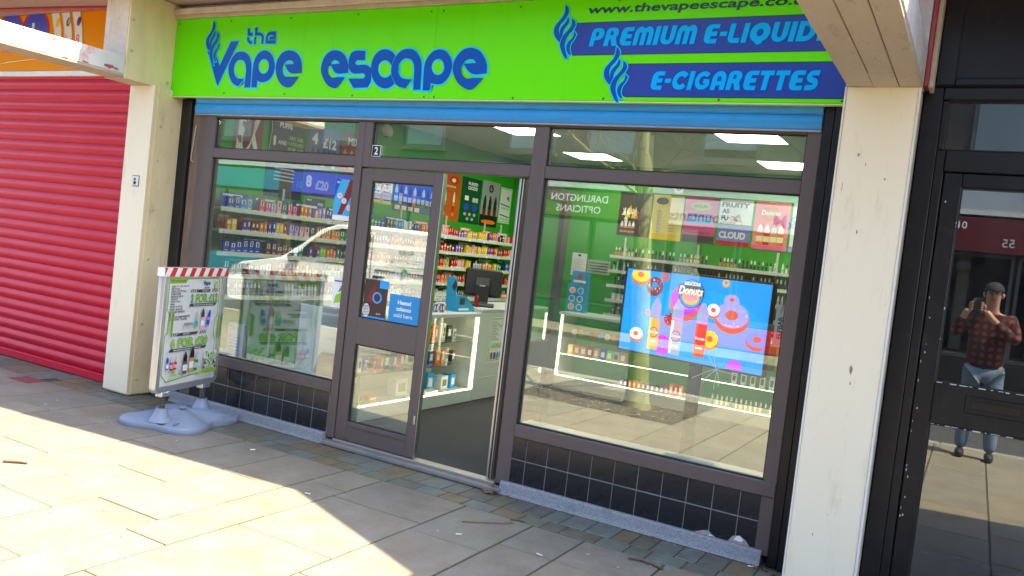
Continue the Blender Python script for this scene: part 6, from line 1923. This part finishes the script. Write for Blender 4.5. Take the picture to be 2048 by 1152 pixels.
# opposite shops ----------------------------------------------------------------
OY = -13.4
m_owall = mat('pale_render', (0.62, 0.63, 0.60), 0.85, var=0.3, scale=1.2, bump=0.2)
m_obrick = mat('red_brick_far', (0.28, 0.13, 0.09), 0.85, var=0.5, scale=10)
m_oframe = mat('far_frame', (0.07, 0.07, 0.075), 0.5)
m_oglass = glassmat('far_shop_glass', (0.10, 0.12, 0.13), 0.12)
m_odark = mat('dark_tile_hanging', (0.055, 0.045, 0.040), 0.8, var=0.4, scale=5)
m_roof = mat('slate_roof', (0.07, 0.075, 0.085), 0.8, var=0.4, scale=6)
def oshop(x0, x1, fasc, wallm, label, writing, shopcol, fz0=2.62, fz1=3.22):
    t = thing('opposite_shop', label, 'building', (0, 0, 0))
    MB().box(x0, x1, OY - 6, OY - 0.35, 0.0, 3.3).build('ground_floor', m_darkint, t)
    MB().box(x0, x1, OY - 6, OY, 3.81, 6.6).build('wall', m_odark, t)
    MB().box(x0, x1, OY - 6, OY + 0.02, 3.305, 3.80).build('parapet_band', wallm, t)
    for px in (x0, x1 - 0.25):
        B('pilaster', m_odark, t, px + 0.004, px + 0.246, OY - 0.349, OY + 0.03, 0.0, 3.30)
    B('fascia', fasc, t, x0 + 0.25, x1 - 0.25, OY - 0.20, OY + 0.02, fz0, fz1)
    B('stall_riser', shopcol, t, x0 + 0.25, x1 - 0.25, OY - 0.34, OY - 0.22, 0.0, 0.5)
    nb = 3
    for k in range(nb):
        a0 = x0 + 0.3 + k * (x1 - x0 - 0.6) / nb
        a1 = a0 + (x1 - x0 - 0.6) / nb
        g_ = B('shop_window', m_oframe, t, a0 + 0.03, a1 - 0.03, OY - 0.31, OY - 0.262, 0.52, fz0 - 0.01)
        B('pane', m_oglass, g_, a0 + 0.09, a1 - 0.09, OY - 0.262, OY - 0.255, 0.58, fz0 - 0.08, b=0.001)
    for k in range(2):
        cx_ = x0 + (x1 - x0) * (0.28 + 0.44 * k)
        f_ = B('window', m_oframe, t, cx_ - 0.65, cx_ + 0.65, OY - 0.05, OY + 0.03, 4.1, 5.5)
        B('pane', m_oglass, f_, cx_ - 0.57, cx_ + 0.57, OY + 0.03, OY + 0.036, 4.18, 5.42, b=0.001)
        B('sill', m_odark, f_, cx_ - 0.72, cx_ + 0.72, OY - 0.04, OY + 0.10, 4.02, 4.099)
    MB().extrude([(OY + 0.25, 6.6), (OY - 3.0, 8.2), (OY - 6.2, 6.6)], 'x', x0, x1).build('roof', m_roof, t)
    a = Art((0, OY + 0.02, 0), (-1, 0, 0), (0, 0, 1))
    for s_, cx_, z_, h_, m_ in writing:
        a.text(s_, -cx_, z_, m_, h=h_, center=True, bold=0.01)
    if writing:
        a.build('lettering', t)
    return t
I_fbrown = ink('fascia_brown', 86, 74, 30)
oshop(-24.0, -16.0, I_teal, m_owall, 'pale rendered shop with teal fascia far down the opposite side', [], I_teal)
oshop(-16.0, -9.2, I_blue, m_owall, 'pale rendered shop with blue fascia across the road', [('BAKERY', -12.6, 2.80, 0.24, I_white)], I_grey)
oshop(-9.2, -4.3, I_fbrown, m_owall, 'opticians shop with olive fascia across the road', [('DARLINGTON', -6.35, 2.98, 0.17, I_white), ('OPTICIANS', -6.35, 2.72, 0.17, I_white), ('0.37', -5.05, 2.78, 0.13, I_white)], I_dgreen)
oshop(-4.3, 0.9, I_lgrey, m_owall, 'accountants shop with pale grey fascia across the road', [('Accountants', -3.2, 2.72, 0.24, I_pdark), ('C&M', -1.3, 2.72, 0.30, I_blue)], I_red)
oshop(0.9, 6.4, ink('maroon', 92, 28, 34), m_owall, 'shop with maroon fascia and number 55 across the road', [('55', 2.65, 2.72, 0.16, I_lgrey), ('01', 1.85, 3.02, 0.14, I_white)], I_black, 2.60, 3.25)
oshop(6.4, 13.0, I_dgreen, m_obrick, 'brick shop with dark green fascia across the road', [], I_grey)

# the person taking the picture -----------------------------------------------
def skin(name, pts, edges, rad, m, parent, root=0, sub=2):
    me = bpy.data.meshes.new(name)
    me.from_pydata(pts, edges, [])
    o = link(name, me, parent)
    sk_ = o.modifiers.new('skin', 'SKIN')
    sk_.use_smooth_shade = True
    for i, r in enumerate(rad):
        v = me.skin_vertices[0].data[i]
        v.radius = r if hasattr(r, '__len__') else (r, r)
        v.use_root = (i == root)
    s2 = o.modifiers.new('sub', 'SUBSURF')
    s2.levels = sub
    s2.render_levels = sub
    me.materials.append(m)
    return o
def plaid():
    m = bpy.data.materials.new('red_plaid')
    m.use_nodes = True
    N, L = m.node_tree.nodes, m.node_tree.links
    b = N['Principled BSDF']
    b.inputs['Roughness'].default_value = 0.9
    tc = N.new('ShaderNodeTexCoord')
    cols = None
    prev = None
    for ax in ('X', 'Z'):
        wv = N.new('ShaderNodeTexWave')
        wv.wave_type = 'BANDS'
        wv.bands_direction = ax
        wv.inputs['Scale'].default_value = 4.2
        wv.inputs['Distortion'].default_value = 0.6
        L.new(tc.outputs['Object'], wv.inputs['Vector'])
        if prev is None:
            prev = wv
        else:
            mm = N.new('ShaderNodeMath')
            mm.operation = 'MULTIPLY'
            L.new(prev.outputs['Fac'], mm.inputs[0])
            L.new(wv.outputs['Fac'], mm.inputs[1])
            rp = N.new('ShaderNodeValToRGB')
            rp.color_ramp.elements[0].color = (0.02, 0.012, 0.014, 1)
            rp.color_ramp.elements[1].color = (0.28, 0.035, 0.035, 1)
            L.new(mm.outputs[0], rp.inputs[0])
            L.new(rp.outputs[0], b.inputs['Base Color'])
    return m
m_skin = mat('skin_tone', (0.50, 0.28, 0.20), 0.55)
m_jean = mat('jeans_denim', (0.16, 0.24, 0.36), 0.85, var=0.4, scale=8)
m_shoe = mat('dark_shoe', (0.02, 0.02, 0.025), 0.6)
m_plaid = plaid()
pe = thing('person', 'person in a black cap, red plaid jacket and jeans holding up a phone', 'person', (2.42, -5.10, 0.0), 0.0)
# body: pelvis, spine, neck, head, arms towards the phone held in front of the face
ph = Vector((-0.14, 0.205, 1.585))     # phone centre (local)
bp = [(0, 0, 0.98), (0, 0, 1.18), (0, 0.01, 1.42), (0, 0.02, 1.55), (0, 0.045, 1.64), (0, 0.05, 1.72), (0, 0.04, 1.80),
      (-0.19, 0.01, 1.47), (-0.30, 0.10, 1.28), (-0.235, 0.19, 1.50), (-0.21, 0.205, 1.555),
      (0.19, 0.01, 1.47), (0.24, 0.12, 1.26), (0.02, 0.22, 1.46), (-0.055, 0.215, 1.545),
      (-0.10, 0, 0.92), (-0.11, 0.01, 0.52), (-0.12, -0.01, 0.10), (0.10, 0, 0.92), (0.13, 0.04, 0.52), (0.15, 0.03, 0.10)]
be = [(0, 1), (1, 2), (2, 3), (3, 4), (4, 5), (5, 6), (2, 7), (7, 8), (8, 9), (9, 10), (2, 11), (11, 12), (12, 13), (13, 14), (0, 15), (15, 16), (16, 17), (0, 18), (18, 19), (19, 20)]
brd = [(.15, .11), (.14, .10), (.15, .10), .055, (.068, .085), (.078, .098), (.070, .085), .06, .042, .032, .034, .06, .042, .032, .034, .085, .06, .042, .085, .06, .042]
skin('body', bp, be, brd, m_skin, pe)
# fingers curled round the phone edges
for sgn, wrist in ((-1, Vector(bp[10])), (1, Vector(bp[14]))):
    for k in range(4):
        z = 1.545 + 0.024 * k
        xk = ph.x + sgn * 0.046
        skin('finger', [tuple(wrist + Vector((0, -0.004, 0.010 * k))), (xk + sgn * 0.012, 0.185, z), (xk + sgn * 0.006, 0.222, z + 0.004), (xk - sgn * 0.016, 0.224, z + 0.006)], [(0, 1), (1, 2), (2, 3)], [.011, .0095, .009, .008], m_skin, pe, sub=1)
    skin('thumb', [tuple(wrist), (ph.x + sgn * 0.052, 0.178, 1.525), (ph.x + sgn * 0.026, 0.185, 1.545)], [(0, 1), (1, 2)], [.013, .011, .009], m_skin, pe, sub=1)
# facial features
fa = MB()
fa.lathe([(0.004, 0.0), (0.014, 0.004), (0.010, 0.03), (0.003, 0.045)], (0, 0.142, 1.695), n=8)
fa.build('nose', m_skin, pe, smooth=True)
for s_ in (-1, 1):
    MB().lathe([(0.0, -0.008), (0.009, -0.004), (0.009, 0.004), (0.0, 0.008)], (s_ * 0.030, 0.128, 1.732), n=8).build('eye', I_pdark, pe)
    MB().lathe([(0.006, -0.030), (0.017, -0.012), (0.019, 0.012), (0.008, 0.028)], (s_ * 0.080, 0.045, 1.715), n=8).build('ear', m_skin, pe, smooth=True)
B('mouth', I_dred, pe, -0.022, 0.022, 0.126, 0.132, 1.662, 1.668, b=0.002)
skin('jacket', [(0, 0, 0.84), (0, 0, 1.14), (0, 0.01, 1.42), (0, 0.015, 1.50), (-0.19, 0.01, 1.46), (-0.31, 0.10, 1.27), (-0.245, 0.18, 1.47), (0.19, 0.01, 1.46), (0.25, 0.12, 1.25), (0.04, 0.215, 1.435)],
     [(0, 1), (1, 2), (2, 3), (2, 4), (4, 5), (5, 6), (2, 7), (7, 8), (8, 9)], [(.20, .15), (.185, .14), (.185, .135), (.10, .09), .082, .066, .052, .082, .066, .052], m_plaid, pe)
skin('jeans', [(0, 0, 0.97), (-0.10, 0, 0.88), (-0.11, 0.01, 0.50), (-0.12, -0.005, 0.07), (0.10, 0, 0.88), (0.13, 0.04, 0.50), (0.15, 0.035, 0.07)], [(0, 1), (1, 2), (2, 3), (0, 4), (4, 5), (5, 6)], [(.16, .12), .105, .078, .066, .105, .078, .066], m_jean, pe)
for x, y in ((-0.12, 0.0), (0.15, 0.04)):
    skin('shoe', [(x, y - 0.06, 0.045), (x, y + 0.05, 0.045), (x, y + 0.17, 0.038)], [(0, 1), (1, 2)], [.045, .05, .042], m_shoe, pe, sub=2)
cpm = MB()
vs, fs = [], []
for j in range(7):
    t = pi / 2 * j / 6
    for k in range(20):
        p_ = 2 * pi * k / 20
        vs.append((0.093 * cos(t) * cos(p_), 0.045 + 0.112 * cos(t) * sin(p_), 1.755 + 0.095 * sin(t)))
fs = [(j * 20 + k, j * 20 + (k + 1) % 20, (j + 1) * 20 + (k + 1) % 20, (j + 1) * 20 + k) for j in range(6) for k in range(20)]
cpm.add(vs, fs)
cpm.extrude([(-0.075, 0.12), (-0.05, 0.205), (0, 0.225), (0.05, 0.205), (0.075, 0.12)], 'z', 1.755, 1.765)
cpm.build('cap', mat('black_cap', (0.015, 0.015, 0.018), 0.8), pe, smooth=True)
pn = thing('phone', 'dark smartphone held up by the person in the cap', 'phone', (2.28, -4.885, 1.59))
B('body', m_blk, pn, -0.040, 0.040, -0.006, 0.003, -0.078, 0.078, b=0.003)
B('camera_bump', I_grey, pn, -0.034, -0.010, 0.0032, 0.006, 0.035, 0.070, b=0.002)

# ------------------------------------------------------------------ litter on the pavement
rng = random.Random(40)
m_leafb = [mat('dead_leaf_%d' % k, c, 0.8, var=0.5, scale=60) for k, c in enumerate(((0.30, 0.12, 0.05), (0.22, 0.09, 0.04), (0.55, 0.28, 0.14)))]
def leaf(x, y, z, s_, rz, k, label):
    mb = MB()
    P_ = [(-1, 0, 0), (-.5, .42, .12), (0, .55, .05), (.55, .35, .16), (1.1, 0, .08), (.55, -.35, .14), (0, -.5, .02), (-.5, -.4, .15)]
    mb.add([(p[0] * s_, p[1] * s_, p[2] * s_ * 2.2 + 0.002) for p in P_] + [(0, 0, s_ * .02)], [(i, (i + 1) % 8, 8) for i in range(8)])
    o = mb.build('dead_leaf', m_leafb[k])
    o.location = (x, y, z)
    o.rotation_euler = (rng.uniform(-.3, .3), rng.uniform(-.3, .3), rz)
    tag(o, label, 'leaf', 'dead leaves at the corner of the door step')
leaf(-0.365, -0.11, 0.004, 0.045, 0.3, 0, 'large brown dead leaf at the corner of the door step')
leaf(-0.31, -0.085, 0.012, 0.035, 1.4, 1, 'dark brown dead leaf against the door mullion foot')
leaf(-0.345, -0.06, 0.045, 0.028, 2.4, 0, 'small brown dead leaf on top of the door step corner')
leaf(-0.22, -0.075, 0.010, 0.022, 0.9, 2, 'pale orange dead leaf in front of the plinth')
leaf(0.77, -0.075, 0.004, 0.018, 0.2, 0, 'tiny brown leaf at the foot of the plinth under the screen')
for k, (x, y, lb) in enumerate(((1.44, -0.10, 'heap leaf nearest the black jamb foot'), (1.50, -0.14, 'heap leaf at the pier corner'), (1.38, -0.09, 'heap leaf under the plinth end'), (1.53, -0.24, 'heap leaf in front of the wide pier'))):
    leaf(x, y, 0.003, 0.025, k * 1.3, k % 2, 'brown ' + lb)
def stick(pts, r, m_, label, cat='twig'):
    o = MB().tube(pts, r, n=6).build('twig' if cat == 'twig' else 'cigarette_end', m_)
    tag(o, label, cat)
m_twig = mat('twig_bark', (0.11, 0.075, 0.05), 0.9)
stick([(-0.16, -0.72, 0.006), (-0.05, -0.62, 0.006), (0.02, -0.57, 0.008), (0.06, -0.50, 0.006)], 0.004, mat('red_twig', (0.22, 0.11, 0.08), 0.9), 'long thin reddish twig lying on the slab before the door')
stick([(0.80, -0.52, 0.008), (0.86, -0.50, 0.010), (0.93, -0.505, 0.008), (1.00, -0.53, 0.006)], 0.007, m_twig, 'short dark twig beside the setts under the right window')
stick([(0.02, -0.46, 0.005), (0.06, -0.44, 0.006), (0.10, -0.43, 0.005)], 0.005, m_twig, 'small dark twig on the slab before the right window')
stick([(-2.65, -1.95, 0.006), (-2.58, -1.90, 0.010), (-2.54, -1.87, 0.006)], 0.008, m_twig, 'dark twig at the left edge of the sunlit paving')
m_cig = mat('cigarette_paper', (0.75, 0.72, 0.66), 0.8)
for k, (x, y, t, lb) in enumerate(((-0.07, -0.92, 0.6, 'white cigarette end on the slab before the door'), (0.40, -0.84, -0.2, 'cigarette end beside the joint under the right window'), (-1.10, -1.02, 0.2, 'cigarette end near the edge of the shade'), (-2.02, -0.60, 1.0, 'cigarette end near the pavement sign base'), (1.35, -0.10, 0.3, 'cigarette end at the plinth end'))):
    stick([(x, y, 0.006), (x + 0.035 * cos(t), y + 0.035 * sin(t), 0.006)], 0.004, m_cig, lb, 'cigarette end')
m_gum = mat('chewing_gum', (0.36, 0.34, 0.29), 0.85)
gum = MB()
for k in range(46):
    x, y = rng.uniform(-4.2, 1.3), rng.uniform(-2.4, -0.5)
    r = rng.uniform(0.006, 0.014)
    gum.lathe([(r, 0), (r * .9, .0012), (r * .5, .0018)], (x, y, 0.0025), n=8)
o = gum.build('gum_spots', m_gum)
o['kind'] = 'stuff'
o['label'] = 'pale trodden gum spots on the paving slabs'

# grit and leaf crumbs gathered along the plinth and in the joints
gr = MB()
for k in range(520):
    if k < 300:
        x, y = rng.uniform(-3.4, 1.55), -0.052 - abs(rng.gauss(0, 0.035))
        if -3.45 < x < -2.5:
            continue
    elif k < 400:
        x, y = rng.choice(XL_[7:18]) + rng.gauss(0, 0.006), rng.uniform(-2.4, -0.4)
    else:
        x, y = rng.uniform(-4.2, 1.5), rng.uniform(-2.4, -0.3)
    r = rng.uniform(0.0015, 0.006)
    t = rng.uniform(0, 6.28)
    z = 0.0025
    gr.add([(x + r * cos(t), y + r * sin(t), z), (x - r * .6 * sin(t), y + r * .6 * cos(t), z), (x - r * cos(t), y - r * sin(t), z), (x + r * .6 * sin(t), y - r * .6 * cos(t), z), (x, y, z + r * .7)],
           [(0, 1, 4), (1, 2, 4), (2, 3, 4), (3, 0, 4)], rng.randrange(3))
o = gr.build('pavement_grit', [mat('grit_dark', (0.05, 0.045, 0.035), 0.9), mat('grit_brown', (0.16, 0.09, 0.05), 0.9), mat('grit_pale', (0.33, 0.30, 0.24), 0.9)])
o['kind'] = 'stuff'
o['label'] = 'grit and leaf crumbs along the shop plinth and slab joints'
